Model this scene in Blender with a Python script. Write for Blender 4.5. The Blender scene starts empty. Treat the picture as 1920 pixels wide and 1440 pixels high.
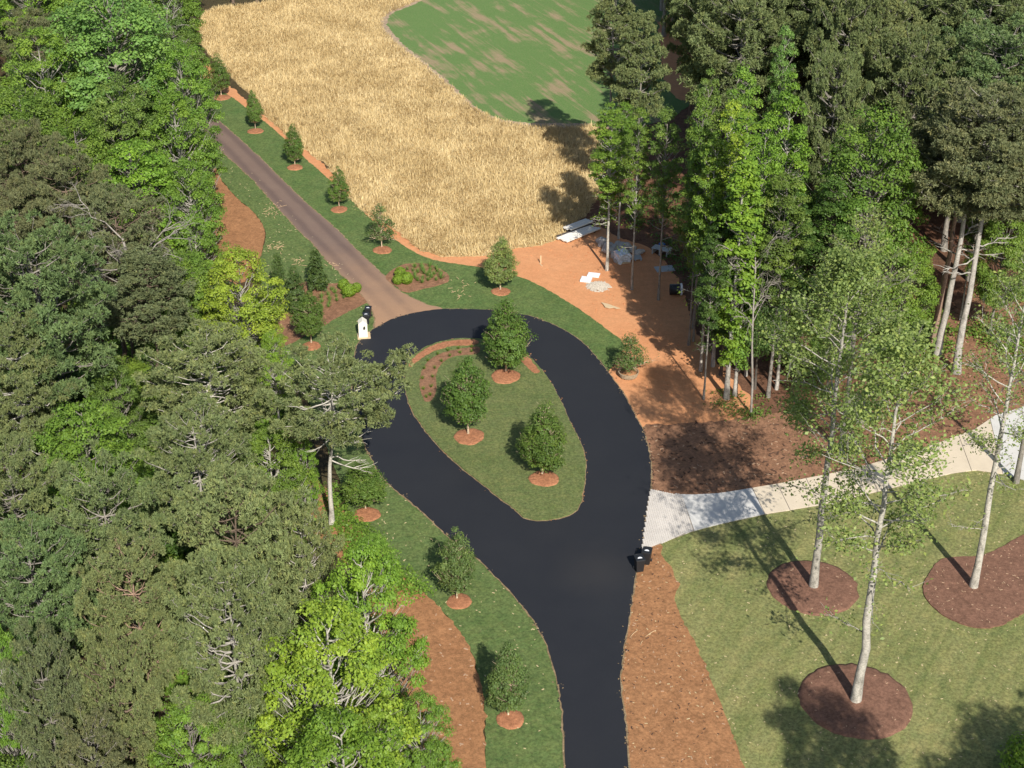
import bpy, math, random
import numpy as np
from math import radians as R_, sin, cos, pi
from mathutils import Vector
from mathutils.geometry import tessellate_polygon
C = bpy.context.scene
random.seed(7); rng = np.random.default_rng(11)

# ------------------------------------------------------------ camera, light, exposure
CAM_H, PITCH, FPX = 56.0, R_(30), 3000.0
cd = bpy.data.cameras.new('camera'); cam = bpy.data.objects.new('camera', cd); C.collection.objects.link(cam)
cam.location = (0, 0, CAM_H); cam.rotation_euler = (pi/2-PITCH, 0, 0)
cd.sensor_width = 36; cd.lens = FPX/1920*36; cd.clip_end = 6000; cd.clip_start = .5
C.camera = cam
SUN_EL, SUN_AZ = R_(39), R_(165)        # azimuth clockwise from +Y
W = bpy.data.worlds.new('World'); C.world = W; W.use_nodes = True
wn = W.node_tree.nodes; wl = W.node_tree.links
sky = wn.new('ShaderNodeTexSky'); sky.sky_type = 'NISHITA'; sky.sun_disc = False
sky.sun_elevation = SUN_EL; sky.sun_rotation = SUN_AZ
bg = wn['Background']; bg.inputs[1].default_value = 0.09; wl.new(sky.outputs[0], bg.inputs[0])
sl = bpy.data.lights.new('sun', 'SUN'); sl.energy = 4.6; sl.angle = R_(.53); sl.color = (1, .955, .88)
so = bpy.data.objects.new('sun', sl); C.collection.objects.link(so)
so.rotation_euler = (pi/2-SUN_EL, 0, pi-SUN_AZ); so.location = (20, -60, 80)
C.view_settings.view_transform = 'Standard'; C.view_settings.look = 'None'
C.view_settings.gamma = 1; C.view_settings.use_curve_mapping = False
C.view_settings.exposure = 0.47

# ------------------------------------------------------------ ground geometry helpers
def G(u, v, z=0.0):
    a, b = u-960, 720-v
    y = FPX*cos(PITCH)+b*sin(PITCH); w = -FPX*sin(PITCH)+b*cos(PITCH)
    t = (z-CAM_H)/w
    return (a*t, y*t)
def scale_at(x, y, z):                   # pixels (of 1920) per metre at a point
    return FPX/(y*cos(PITCH)-(z-CAM_H)*sin(PITCH))
def PX(pts): return [G(*p) for p in pts]
def smooth(pts, step=.35, jit=.03, closed=True):
    n = len(pts); out = []
    rngn = range(n) if closed else range(n-1)
    for i in rngn:
        p0 = pts[(i-1) % n] if (closed or i) else pts[0]
        p1 = pts[i]; p2 = pts[(i+1) % n]
        p3 = pts[(i+2) % n] if (closed or i < n-2) else pts[-1]
        d = math.hypot(p2[0]-p1[0], p2[1]-p1[1]); k = max(1, min(80, int(d/step)))
        for j in range(k):
            t = j/k
            q = []
            for c in (0, 1):
                q.append(.5*(2*p1[c]+(p2[c]-p0[c])*t+(2*p0[c]-5*p1[c]+4*p2[c]-p3[c])*t*t+(3*p1[c]-p0[c]-3*p2[c]+p3[c])*t**3))
            out.append((q[0]+random.gauss(0, jit), q[1]+random.gauss(0, jit)))
    if not closed: out.append(pts[-1])
    return out
def inside(P, poly):
    x, y = P[:, 0], P[:, 1]; r = np.zeros(len(P), bool); n = len(poly); j = n-1
    for i in range(n):
        xi, yi = poly[i]; xj, yj = poly[j]
        if yi != yj:
            c = ((yi > y) != (yj > y)) & (x < (xj-xi)*(y-yi)/(yj-yi)+xi)
            r ^= c
        j = i
    return r

# ------------------------------------------------------------ mesh helpers
def link(o, parent=None):
    C.collection.objects.link(o)
    if parent: o.parent = parent
    return o
def np_mesh(name, V, F, mat, attr=None, smooth_=False):
    """V (n,3); F (m,k) constant k"""
    V = np.asarray(V, np.float32); F = np.asarray(F, np.int32)
    me = bpy.data.meshes.new(name); me.vertices.add(len(V)); me.vertices.foreach_set('co', V.ravel())
    m, k = F.shape
    me.loops.add(m*k); me.loops.foreach_set('vertex_index', F.ravel())
    me.polygons.add(m); me.polygons.foreach_set('loop_start', np.arange(0, m*k, k, dtype=np.int32))
    if attr is not None:
        a = me.attributes.new('tint', 'FLOAT', 'POINT'); a.data.foreach_set('value', np.asarray(attr, np.float32))
    me.update(calc_edges=True)
    if smooth_: me.polygons.foreach_set('use_smooth', np.ones(m, bool))
    me.materials.append(mat)
    return me
def py_mesh(name, V, F, mat, smooth_=False):
    me = bpy.data.meshes.new(name); me.from_pydata(V, [], F); me.update()
    if smooth_:
        for p in me.polygons: p.use_smooth = True
    me.materials.append(mat); return me
def obj(name, me, parent=None, **k):
    o = bpy.data.objects.new(name, me); link(o, parent)
    for a, b in k.items(): o[a] = b
    return o
def empty(name, loc, rz=0, label=None, category=None, group=None):
    o = bpy.data.objects.new(name, None); link(o); o.location = loc; o.rotation_euler[2] = rz
    o.empty_display_size = .3
    if label: o['label'] = label
    if category: o['category'] = category
    if group: o['group'] = group
    return o
def sheet(name, poly, z, mat, skirt=.06, kind='structure', parent=None):
    n = len(poly); V = [(x, y, z) for x, y in poly]+[(x, y, z-skirt) for x, y in poly]
    tr = tessellate_polygon([[Vector((x, y, 0)) for x, y in poly]])
    A = sum(poly[i-1][0]*poly[i][1]-poly[i][0]*poly[i-1][1] for i in range(n))
    F = []
    for t in tr:
        a, b, c = t
        cr = (poly[b][0]-poly[a][0])*(poly[c][1]-poly[a][1])-(poly[b][1]-poly[a][1])*(poly[c][0]-poly[a][0])
        F.append((a, b, c) if cr > 0 else (a, c, b))
    for i in range(n):
        j = (i+1) % n
        F.append((i, i+n, j+n, j) if A > 0 else (j, j+n, i+n, i))
    o = obj(name, py_mesh(name, V, F, mat), parent)
    if not parent: o['kind'] = kind
    return o
def bm_box(V, F, c, s, rz=0, taper=1, tilt=None):
    b = len(V); cr, sr = cos(rz), sin(rz)
    for k, (dx, dy, dz) in enumerate([(-1,-1,-1),(1,-1,-1),(1,1,-1),(-1,1,-1),(-1,-1,1),(1,-1,1),(1,1,1),(-1,1,1)]):
        t = taper if dz < 0 else 1
        x, y, z = dx*s[0]/2*t, dy*s[1]/2*t, dz*s[2]/2
        V.append((c[0]+x*cr-y*sr, c[1]+x*sr+y*cr, c[2]+z))
    for f in [(0,3,2,1),(4,5,6,7),(0,1,5,4),(1,2,6,5),(2,3,7,6),(3,0,4,7)]: F.append(tuple(b+i for i in f))
def box(name, c, s, mat, parent, rz=0, taper=1, bev=.01):
    V, F = [], []; bm_box(V, F, c, s, rz, taper)
    o = obj(name, py_mesh(name, V, F, mat), parent)
    if bev:
        m = o.modifiers.new('b', 'BEVEL'); m.width = bev; m.segments = 2
    return o

# ------------------------------------------------------------ materials
def lin(c): return tuple(((x/255+.055)/1.055)**2.4 if x > 10 else x/255/12.92 for x in c)
class NT:
    def __init__(s, name):
        s.m = bpy.data.materials.new(name); s.m.use_nodes = True; s.t = s.m.node_tree; s.n = s.t.nodes
        s.b = s.n['Principled BSDF']; s.b.inputs['Specular IOR Level'].default_value = .2; s.b.inputs['Roughness'].default_value = .9
        s.tc = s.n.new('ShaderNodeTexCoord').outputs['Object']
    def l(s, a, b): s.t.links.new(a, b)
    def noise(s, sc, det=4, rough=.6, vec=None, dist=0):
        n = s.n.new('ShaderNodeTexNoise'); n.inputs['Scale'].default_value = sc; n.inputs['Detail'].default_value = det
        n.inputs['Roughness'].default_value = rough; n.inputs['Distortion'].default_value = dist
        s.l(vec or s.tc, n.inputs['Vector']); return n.outputs['Fac']
    def mapping(s, rot=0, scale=(1, 1, 1), vec=None):
        v = vec or s.tc
        if rot:
            n = s.n.new('ShaderNodeMapping'); n.inputs['Rotation'].default_value = (0, 0, rot); s.l(v, n.inputs['Vector']); v = n.outputs[0]
        n = s.n.new('ShaderNodeMapping'); n.inputs['Scale'].default_value = scale
        s.l(v, n.inputs['Vector']); return n.outputs[0]
    def ramp(s, f, stops):
        n = s.n.new('ShaderNodeValToRGB'); e = n.color_ramp.elements
        while len(e) < len(stops): e.new(.5)
        for i, (p, c) in enumerate(stops): e[i].position = p; e[i].color = tuple(c)+(1,) if len(c) == 3 else c
        s.l(f, n.inputs[0]); return n.outputs[0]
    def mix(s, f, a, b, mode='MIX'):
        n = s.n.new('ShaderNodeMix'); n.data_type = 'RGBA'; n.blend_type = mode
        for i, x in ((0, f), (6, a), (7, b)):
            if isinstance(x, (int, float)): n.inputs[i].default_value = x
            elif isinstance(x, tuple): n.inputs[i].default_value = x+(1,) if len(x) == 3 else x
            else: s.l(x, n.inputs[i])
        return n.outputs[2]
    def math(s, op, a, b=0.):
        n = s.n.new('ShaderNodeMath'); n.operation = op
        for i, x in ((0, a), (1, b)):
            if isinstance(x, (int, float)): n.inputs[i].default_value = x
            else: s.l(x, n.inputs[i])
        return n.outputs[0]
    def bump(s, f, st=.4, d=.03):
        n = s.n.new('ShaderNodeBump'); n.inputs['Strength'].default_value = st; n.inputs['Distance'].default_value = d
        s.l(f, n.inputs['Height']); s.l(n.outputs[0], s.b.inputs['Normal'])
    def col(s, c):
        if isinstance(c, tuple): s.b.inputs['Base Color'].default_value = c+(1,)
        else: s.l(c, s.b.inputs['Base Color'])
        return s.m
def g(v): return (v, v, v)
def mat_plain(name, c, rough=.6, var=.15, sc=6, spec=.3):
    t = NT(name); t.b.inputs['Roughness'].default_value = rough; t.b.inputs['Specular IOR Level'].default_value = spec
    f = t.noise(sc, 5)
    return t.col(t.mix(f, tuple(x*(1-var) for x in c), tuple(min(1, x*(1+var)) for x in c)))
def mat_ground(name, c1, c2, c3, fine=14, big=.25, speck=None, bump=.6, bd=.05, mott=.35, grain=.24):
    t = NT(name)
    f = t.ramp(t.noise(big, 6, .6), [(.3, g(0)), (.7, g(1))])
    base = t.mix(f, c1, c2)
    f2 = t.ramp(t.noise(fine, 6, .75), [(.3, g(0)), (.75, g(1))])
    base = t.mix(t.math('MULTIPLY', f2, .55), base, c3)
    f3 = t.ramp(t.noise(1.7, 5, .7), [(.35, g(1-mott)), (.65, g(1+mott*.6))])
    base = t.mix(1., base, f3, 'MULTIPLY')
    f3 = t.ramp(t.noise(5.5, 4, .85), [(.4, g(1-grain)), (.6, g(1+grain))])
    base = t.mix(1., base, f3, 'MULTIPLY')
    if speck:
        f4 = t.ramp(t.noise(speck[1], 3, .8), [(speck[2], g(0)), (speck[2]+.05, g(1))])
        base = t.mix(f4, base, speck[0])
    t.bump(t.noise(fine*1.3, 6, .8), bump, bd)
    return t.col(base)
def mat_grass(name, c1, c2, c3, rot, sod=True, mow=0., dry=(.24, .2, .1), dryamt=.62, piece=(1, 1)):
    t = NT(name)
    f = t.ramp(t.noise(.35, 5, .6), [(.32, g(0)), (.68, g(1))])
    base = t.mix(f, c1, c2)
    st = t.mapping(rot, (1, .16, 1))
    f = t.ramp(t.noise(3.5, 5, .7, st), [(.35, g(0)), (.7, g(1))])
    base = t.mix(t.math('MULTIPLY', f, .5), base, c3)
    f = t.ramp(t.noise(5.5, 3, .85), [(.38, g(.68)), (.62, g(1.32))])
    base = t.mix(1., base, f, 'MULTIPLY')
    f = t.ramp(t.noise(1.3, 4, .7), [(.35, (.86, .9, .9)), (.65, (1.12, 1.06, 1.02))])
    base = t.mix(1., base, f, 'MULTIPLY')
    f = t.ramp(t.noise(7, 3, .8), [(dryamt, g(0)), (dryamt+.07, g(1))])
    base = t.mix(t.math('MULTIPLY', f, .5), base, dry)
    h = t.noise(30, 5, .8)
    if sod:
        br = t.n.new('ShaderNodeTexBrick'); br.inputs['Scale'].default_value = 1.0
        br.inputs['Brick Width'].default_value = 1.25*piece[0]; br.inputs['Row Height'].default_value = .52*piece[1]
        br.inputs['Mortar Size'].default_value = .025; br.inputs['Mortar Smooth'].default_value = .6
        br.inputs['Color1'].default_value = (.80, .84, .8, 1); br.inputs['Color2'].default_value = (1.12, 1.08, 1.1, 1)
        br.inputs['Mortar'].default_value = (1.2, 1.1, .95, 1)
        w = t.n.new('ShaderNodeVectorMath'); w.operation = 'ADD'
        nz = t.n.new('ShaderNodeTexNoise'); nz.inputs['Scale'].default_value = .7; t.l(t.tc, nz.inputs['Vector'])
        ws = t.n.new('ShaderNodeVectorMath'); ws.operation = 'SCALE'; ws.inputs['Scale'].default_value = .5
        t.l(nz.outputs['Color'], ws.inputs[0]); t.l(t.tc, w.inputs[0]); t.l(ws.outputs[0], w.inputs[1])
        t.l(t.mapping(rot, vec=w.outputs[0]), br.inputs['Vector'])
        k = t.ramp(t.noise(.5, 4, .6), [(.38, g(.15)), (.62, g(.8))])
        base = t.mix(k, base, t.mix(1., base, br.outputs['Color'], 'MULTIPLY'))
    if mow:
        k = t.ramp(t.noise(1.1, 4, .7, t.mapping(rot+.2, (1, .07, 1)), .3), [(.35, (1-mow, 1-mow*.6, 1-mow)), (.65, (1+mow, 1+mow*.8, 1+mow))])
        base = t.mix(1., base, k, 'MULTIPLY')
    t.bump(h, .7, .04)
    return t.col(base)

M = {}
M['floor'] = mat_ground('leaf_litter', (.075, .045, .026), (.045, .05, .018), (.12, .07, .04), 9, .12, ((.2, .13, .08), 22, .66))
M['floor_right'] = mat_ground('red_leaf_litter', (.17, .075, .042), (.105, .06, .036), (.22, .11, .065), 8, .16, ((.33, .2, .13), 18, .66))
M['clay'] = mat_ground('red_clay', (.61, .29, .135), (.52, .2, .08), (.64, .34, .17), 7, .1, ((.72, .5, .33), 9, .68), bump=.5, bd=.05, mott=.1, grain=.07)
M['straw'] = mat_ground('pine_straw', (.33, .155, .068), (.27, .118, .05), (.42, .24, .12), 14, .4, ((.6, .4, .24), 9, .7), mott=.2)
M['ring'] = mat_ground('pine_straw_ring', (.38, .165, .08), (.33, .135, .065), (.42, .21, .12), 26, .8, mott=.2)
M['edge'] = mat_ground('sandy_edge', (.26, .19, .11), (.2, .14, .07), (.34, .25, .15), 8, .8, mott=.25)
M['mulch'] = mat_ground('brown_mulch', (.25, .13, .075), (.2, .095, .052), (.33, .19, .11), 12, .3, ((.42, .28, .18), 9, .68), mott=.25)
M['ringbark'] = mat_ground('dark_bark_mulch', (.2, .1, .066), (.155, .077, .05), (.26, .15, .1), 14, .5, ((.45, .32, .22), 9, .7), mott=.2)
M['sod'] = mat_grass('sod', (.11, .158, .05), (.088, .142, .042), (.145, .17, .064), R_(62))
M['sod_up'] = mat_grass('sod_fresh', (.082, .145, .04), (.11, .158, .05), (.13, .165, .058), R_(30), piece=(1.3, 1.3))
M['island'] = mat_grass('island_grass', (.105, .145, .046), (.125, .158, .054), (.165, .17, .072), R_(75), dryamt=.58)
M['lawn'] = mat_grass('mown_lawn', (.16, .183, .062), (.222, .215, .084), (.24, .22, .094), R_(20), sod=False, mow=.2, dryamt=.64, dry=(.33, .29, .14))
def mat_asphalt():
    t = NT('new_asphalt'); t.b.inputs['Roughness'].default_value = .75; t.b.inputs['Specular IOR Level'].default_value = .35
    f = t.ramp(t.noise(.16, 5, .65), [(.35, g(0)), (.7, g(1))])
    base = t.mix(f, (.0150, .0165, .0215), (.0195, .0208, .025))
    f = t.ramp(t.noise(40, 4, .8), [(.3, g(.7)), (.75, g(1.35))])
    base = t.mix(1., base, f, 'MULTIPLY')
    # dusty turning patch
    d = t.n.new('ShaderNodeVectorMath'); d.operation = 'DISTANCE'; cx, cy = G(1120, 1070); d.inputs[1].default_value = (cx, cy, 0)
    t.l(t.tc, d.inputs[0])
    k = t.math('SUBTRACT', 1.0, t.math('DIVIDE', t.math('ADD', d.outputs['Value'], t.math('MULTIPLY', t.noise(.8, 4), 2.0)), 4.2))
    k = t.ramp(k, [(0, g(0)), (.9, g(.5))])
    base = t.mix(k, base, (.04, .037, .035))
    t.bump(t.noise(60, 4, .8), .35, .01)
    return t.col(base)
M['asphalt'] = mat_asphalt()
def mat_gravel():
    t = NT('worn_chip_drive'); ang = R_(0)
    base = t.mix(t.noise(.4, 5), (.175, .118, .095), (.225, .16, .125))
    # tan dust towards the loop end
    s = t.n.new('ShaderNodeSeparateXYZ'); t.l(t.tc, s.inputs[0])
    ylo, yhi = G(700, 600)[1], G(600, 430)[1]
    k = t.math('DIVIDE', t.math('SUBTRACT', s.outputs[1], ylo), yhi-ylo)
    k = t.ramp(t.math('ADD', k, t.math('MULTIPLY', t.math('SUBTRACT', t.noise(.5, 4), .5), .5)), [(.0, g(1)), (.85, g(0))])
    base = t.mix(k, base, (.37, .225, .135))
    # wheel tracks
    P0, P1 = Vector(G(480, 320)), Vector(G(660, 500)); dv = (P1-P0).normalized(); th = math.atan2(dv.y, dv.x)
    mp = t.mapping(-th); sx = t.n.new('ShaderNodeSeparateXYZ'); t.l(mp, sx.inputs[0])
    off = -sin(th)*P0.x+cos(th)*P0.y
    for o_, w_ in ((-.75, .38), (.75, .38)):
        q = t.math('ABSOLUTE', t.math('ADD', t.math('SUBTRACT', sx.outputs[1], off+o_+.1), t.math('MULTIPLY', t.math('SUBTRACT', t.noise(.3, 3), .5), .5)))
        kk = t.ramp(q, [(.12, g(.5)), (w_+.1, g(0))])
        kk = t.math('MULTIPLY', kk, t.math('SUBTRACT', 1.0, t.math('MULTIPLY', k, .8)))
        base = t.mix(kk, base, (.1, .07, .065))
    f = t.ramp(t.noise(25, 5, .8), [(.3, g(.75)), (.75, g(1.25))])
    base = t.mix(1., base, f, 'MULTIPLY'); t.bump(t.noise(35, 4, .8), .5, .02)
    return t.col(base)
M['gravel'] = mat_gravel()
def mat_conc(name, c, blot=.15):
    t = NT(name); t.b.inputs['Roughness'].default_value = .8
    base = t.mix(t.ramp(t.noise(.7, 6, .65), [(.35, g(0)), (.7, g(1))]), c, tuple(x*(1-blot) for x in c))
    f = t.ramp(t.noise(30, 4, .8), [(.3, g(.93)), (.7, g(1.05))])
    return t.col(t.mix(1., base, f, 'MULTIPLY'))
M['conc_white'] = mat_conc('pale_concrete', (.62, .6, .56), .12)
M['conc_cream'] = mat_conc('cream_concrete', (.66, .56, .42), .14)
M['paver'] = mat_conc('paver_stone', (.64, .59, .53), .2)
M['joint'] = mat_plain('joint_sand', (.3, .26, .22), .9)
def mat_field():
    t = NT('patchy_field_grass')
    P0, P1 = Vector(G(773, 40)), Vector(G(1000, 215)); d = P1-P0; th = math.atan2(d.y, d.x)
    st = t.mapping(-th, (.09, 1, 1))
    f = t.noise(.75, 6, .7, st, .5); f2 = t.noise(.16, 5, .6)
    k = t.math('ADD', t.math('MULTIPLY', f, .7), t.math('MULTIPLY', f2, .5))
    k = t.ramp(k, [(.6, g(0)), (.7, g(1))])
    k2 = t.ramp(t.noise(6, 5, .8), [(.45, g(0)), (.6, g(.9))])
    tan = t.mix(t.noise(1.5, 5), (.38, .27, .17), (.3, .22, .13))
    grn = t.mix(t.noise(.6, 5), (.095, .19, .05), (.12, .215, .058))
    base = t.mix(t.math('MAXIMUM', t.math('MULTIPLY', k, .85), t.math('MULTIPLY', t.math('MULTIPLY', k2, .45), t.math('ADD', k, .55))), grn, tan)
    f = t.ramp(t.noise(14, 5, .8), [(.3, g(.7)), (.7, g(1.2))])
    base = t.mix(1., base, f, 'MULTIPLY'); t.bump(t.noise(12, 5, .8), .6, .06)
    return t.col(base)
M['field'] = mat_field()
M['wheatsoil'] = mat_ground('wheat_stubble_soil', (.5, .37, .19), (.42, .3, .14), (.58, .45, .25), 5, .2)
def mat_leaf(name='leaves', trans=.3, spec=.25, rough=.5):
    t = NT(name); t.b.inputs['Roughness'].default_value = rough; t.b.inputs['Specular IOR Level'].default_value = spec
    oi = t.n.new('ShaderNodeObjectInfo'); at = t.n.new('ShaderNodeAttribute'); at.attribute_name = 'tint'
    v = t.ramp(at.outputs['Fac'], [(0, (.62, .7, .7)), (.5, (1, 1, 1)), (1, (1.45, 1.28, 1.1))])
    c = t.mix(1., oi.outputs['Color'], v, 'MULTIPLY')
    # broad tonal patches over a crown: older and younger growth
    f = t.ramp(t.noise(.55, 3, .6), [(.35, g(.85)), (.65, g(1.15))])
    c = t.mix(1., c, f, 'MULTIPLY')
    t.col(c)
    tr = t.n.new('ShaderNodeBsdfTranslucent'); t.l(t.mix(1., c, (1.1, 1.25, .5), 'MULTIPLY'), tr.inputs[0])
    mx = t.n.new('ShaderNodeMixShader'); mx.inputs[0].default_value = trans
    t.l(t.b.outputs[0], mx.inputs[1]); t.l(tr.outputs[0], mx.inputs[2]); t.l(mx.outputs[0], t.n['Material Output'].inputs[0])
    return t.m
M['leaf'] = mat_leaf(); M['needle'] = mat_leaf('needles', .15, .2, .6)
def mat_bark():
    t = NT('bark'); oi = t.n.new('ShaderNodeObjectInfo')
    f = t.ramp(t.noise(2.2, 6, .75, t.mapping(0, (1, 1, .45))), [(.35, g(.5)), (.5, g(1)), (.7, g(1.25))])
    f2 = t.ramp(t.noise(9, 4, .75, t.mapping(0, (1, 1, 2.5))), [(.35, g(.6)), (.55, g(1.1))])
    t.bump(t.noise(10, 4), .5, .03)
    return t.col(t.mix(1., t.mix(1., oi.outputs['Color'], f, 'MULTIPLY'), f2, 'MULTIPLY'))
M['bark'] = mat_bark()
def mat_wheat():
    t = NT('ripe_straw'); at = t.n.new('ShaderNodeAttribute'); at.attribute_name = 'tint'
    c = t.ramp(at.outputs['Fac'], [(0, (.48, .35, .165)), (.4, (.635, .495, .25)), (1, (.84, .7, .41))])
    f = t.ramp(t.noise(.16, 5, .65), [(.3, (.9, .86, .8)), (.65, (1.04, 1.03, 1.02))])
    c = t.mix(1., c, f, 'MULTIPLY'); t.col(c)
    tr = t.n.new('ShaderNodeBsdfTranslucent'); t.l(c, tr.inputs[0]); mx = t.n.new('ShaderNodeMixShader'); mx.inputs[0].default_value = .25
    t.l(t.b.outputs[0], mx.inputs[1]); t.l(tr.outputs[0], mx.inputs[2]); t.l(mx.outputs[0], t.n['Material Output'].inputs[0])
    return t.m
M['wheat'] = mat_wheat()
M['stucco'] = mat_plain('cream_stucco', (.74, .7, .6), .85, .05)
M['black'] = mat_plain('black_plastic', (.018, .019, .021), .45, .2, spec=.4)
M['white'] = mat_plain('white_print', (.75, .76, .78), .6, .03)
M['board'] = mat_plain('white_boards', (.78, .74, .66), .6, .08)
M['darkwood'] = mat_plain('dark_bearer', (.06, .05, .045), .8)
M['timber'] = mat_plain('raw_timber', (.58, .44, .27), .8, .2, 9)
M['grey'] = mat_plain('grey_sheet', (.38, .4, .4), .6, .12)
M['blue'] = mat_plain('blue_tarp', (.03, .12, .4), .5, .2)
M['film'] = mat_plain('plastic_film', (.66, .68, .7), .25, .35, 5, .6)
M['rock'] = mat_plain('grey_stone', (.42, .39, .35), .9, .35, 7)
M['brown'] = mat_plain('wicker_burlap', (.34, .26, .17), .9, .4, 12)
M['dry_stick'] = mat_plain('dry_stick', (.6, .42, .24), .9, .2)

# ------------------------------------------------------------ outlines traced on the ground
asph = [(1060,1440),(1057,1377),(1052,1313),(1040,1260),(1017,1193),(987,1147),(940,1093),(893,1047),(840,1007),(792,960),(727,907),(697,862),(676,810),(664,755),(662,700),(672,645),(703,617),(740,598),(783,587),(827,581),(873,581),(923,583),(970,589),(1017,602),(1060,622),(1093,645),(1123,677),(1150,713),(1173,747),(1190,780),(1207,813),(1218,857),(1221,897),(1218,923),(1212,967),(1203,1033),(1191,1083),(1180,1160),(1170,1210),(1164,1260),(1163,1287),(1170,1343),(1175,1393),(1179,1440)]
asph_w = PX(asph); asph_w = [(3.9, 35), (3.2, 48)]+[]+asph_w if False else asph_w
# road continues towards the camera beyond the frame
asph_w = [(asph_w[0][0]+.1, 40)]+asph_w+[(asph_w[-1][0]+.2, 40)]
ASPH = smooth(asph_w, .3, .025)
ISL = smooth(PX([(880,637),(847,639),(810,648),(780,665),(763,683),(759,707),(762,737),(773,773),(800,813),(830,847),(870,883),(917,920),(967,960),(987,975),(1017,978),(1047,974),(1073,965),(1088,947),(1097,897),(1097,863),(1087,830),(1070,797),(1050,753),(1033,720),(1013,693),(993,672),(962,652),(920,641)]), .25, .02)
GRAV = smooth(PX([(706,622),(704,598),(698,582),(685,562),(663,540),(638,512),(613,488),(587,457),(568,440),(533,403),(473,337),(430,297),(390,264),(330,222),(250,180),(250,140),(330,172),(390,212),(430,245),(487,297),(533,343),(583,390),(633,433),(663,465),(695,495),(722,520),(743,543),(772,560),(800,572),(830,583),(780,600),(740,612)]), .3, .03)
SOD_R = smooth(PX([(330,150),(400,168),(430,180),(467,207),(510,240),(567,293),(617,337),(660,377),(697,413),(740,450),(790,480),(833,492),(897,502),(967,518),(1013,537),(1057,562),(1097,588),(1140,620),(1170,645),(1160,668),(1146,690),(1120,700),(1060,640),(1000,610),(900,595),(800,600),(740,600),(700,560),(640,500),(560,420),(480,340),(400,270),(330,215)]), .3, .03)
SOD_L = smooth(PX([(380,300),(417,340),(443,370),(477,400),(497,433),(493,467),(480,512),(500,560),(500,640),(560,720),(600,800),(620,860),(640,910),(655,965),(690,1010),(763,1087),(793,1113),(830,1147),(857,1180),(880,1217),(897,1267),(907,1313),(909,1377),(909,1440),(905,1700),(1100,1700),(1090,1440),(1080,1300),(1040,1180),(960,1080),(860,990),(760,900),(720,820),(700,740),(700,660),(735,620),(740,590),(700,560),(640,490),(560,410),(470,320),(400,270)]), .35, .03)
STRAW_UL = smooth(PX([(400,320),(417,343),(443,372),(477,402),(496,433),(492,467),(479,508),(440,535),(395,520),(370,420)]), .3, .03)
STRAW_L = smooth(PX([(560,900),(600,905),(640,955),(657,983),(700,1018),(763,1087),(793,1113),(830,1147),(857,1180),(880,1217),(897,1267),(907,1313),(909,1377),(909,1440),(900,1750),(600,1750),(640,1400),(700,1250),(680,1100),(600,1010),(560,950)]), .3, .05)
BED_L = smooth(PX([(567,531),(588,533),(613,534),(640,532),(657,533),(663,541),(684,562),(687,569),(680,573),(655,585),(630,598),(608,612),(570,632),(535,650),(505,650),(505,600),(520,575),(540,550)]), .25, .02)
BED_R = smooth(PX([(723,520),(750,500),(780,495),(807,498),(837,513),(842,527),(827,535),(797,542),(763,550),(745,540)]), .25, .02)
CLAY = smooth(PX([(330,80),(370,100),(430,160),(500,220),(580,285),(650,350),(720,410),(800,460),(880,474),(940,468),(1000,455),(1050,445),(1110,422),(1160,445),(1225,470),(1275,530),(1300,610),(1350,690),(1410,748),(1400,782),(1350,791),(1300,794),(1250,799),(1206,802),(1150,790),(1050,650),(900,560),(740,500),(600,400),(440,250),(330,150)]), .4, .08)
MULCH_R = smooth(PX([(1206,801),(1250,798),(1300,793),(1350,790),(1400,781),(1470,772),(1560,745),(1680,700),(1750,640),(1800,560),(1990,540),(2100,600),(2100,740),(1920,775),(1867,790),(1827,812),(1747,842),(1633,878),(1557,896),(1470,913),(1413,922),(1350,932),(1292,936),(1250,933),(1215,930),(1190,880)]), .3, .06)
STRAW_R = smooth(PX([(1200,1033),(1238,1020),(1240,1045),(1255,1058),(1265,1080),(1272,1102),(1265,1115),(1270,1140),(1280,1162),(1307,1213),(1340,1293),(1370,1370),(1395,1440),(1480,1750),(1160,1750),(1160,1440),(1150,1290),(1165,1160)]), .3, .04)
LAWN = smooth(PX([(1225,1010),(1260,1005),(1297,990),(1333,980),(1433,958),(1530,940),(1630,915),(1780,880),(1827,873),(1880,880),(1920,892),(2300,960),(2300,1900),(1200,1900),(1150,1440),(1180,1160)]), .4, .04)
CTOP = [(1219,919),(1250,927),(1292,930),(1350,927),(1410,917),(1470,907),(1557,890),(1633,872),(1747,837),(1827,807),(1867,780),(1920,765),(2100,735)]
CBOT = [(1203,1033),(1238,1021),(1260,1012),(1297,998),(1333,988),(1433,966),(1470,960),(1530,950),(1630,927),(1780,890),(1827,883),(1880,890),(1920,902),(2100,930)]
WHEAT = smooth(PX([(393,20),(370,67),(390,100),(430,143),(467,177),(500,220),(537,253),(573,283),(620,317),(650,350),(673,393),(743,433),(790,470),(850,482),(910,478),(960,468),(1010,460),(1048,450),(1070,425),(1110,390),(1130,330),(1140,280),(1130,238),(1060,240),(1007,237),(960,233),(917,220),(880,197),(847,167),(813,137),(773,107),(737,77),(715,50),(723,28),(770,8),(800,-10),(700,-25),(560,-5),(480,8)]), .5, .12)
FIELD = smooth(PX([(1250,225),(1130,236),(1060,242),(1007,239),(960,235),(917,222),(880,199),(847,169),(813,139),(773,109),(737,79),(714,50),(722,28),(770,6),(800,-10),(830,-60),(1000,-90),(1500,-80),(1500,60),(1350,150)]), .5, .06)
BORDER = smooth(PX([(1130,243),(1007,241),(957,238),(912,224),(874,201),(840,171),(806,141),(766,111),(729,82),(704,52),(714,24),(765,2),(800,-16),(812,-12),(779,8),(735,26),(727,46),(748,76),(782,106),(824,138),(857,168),(889,198),(932,222),(1007,231),(1130,233)]), .4, .1)

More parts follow.
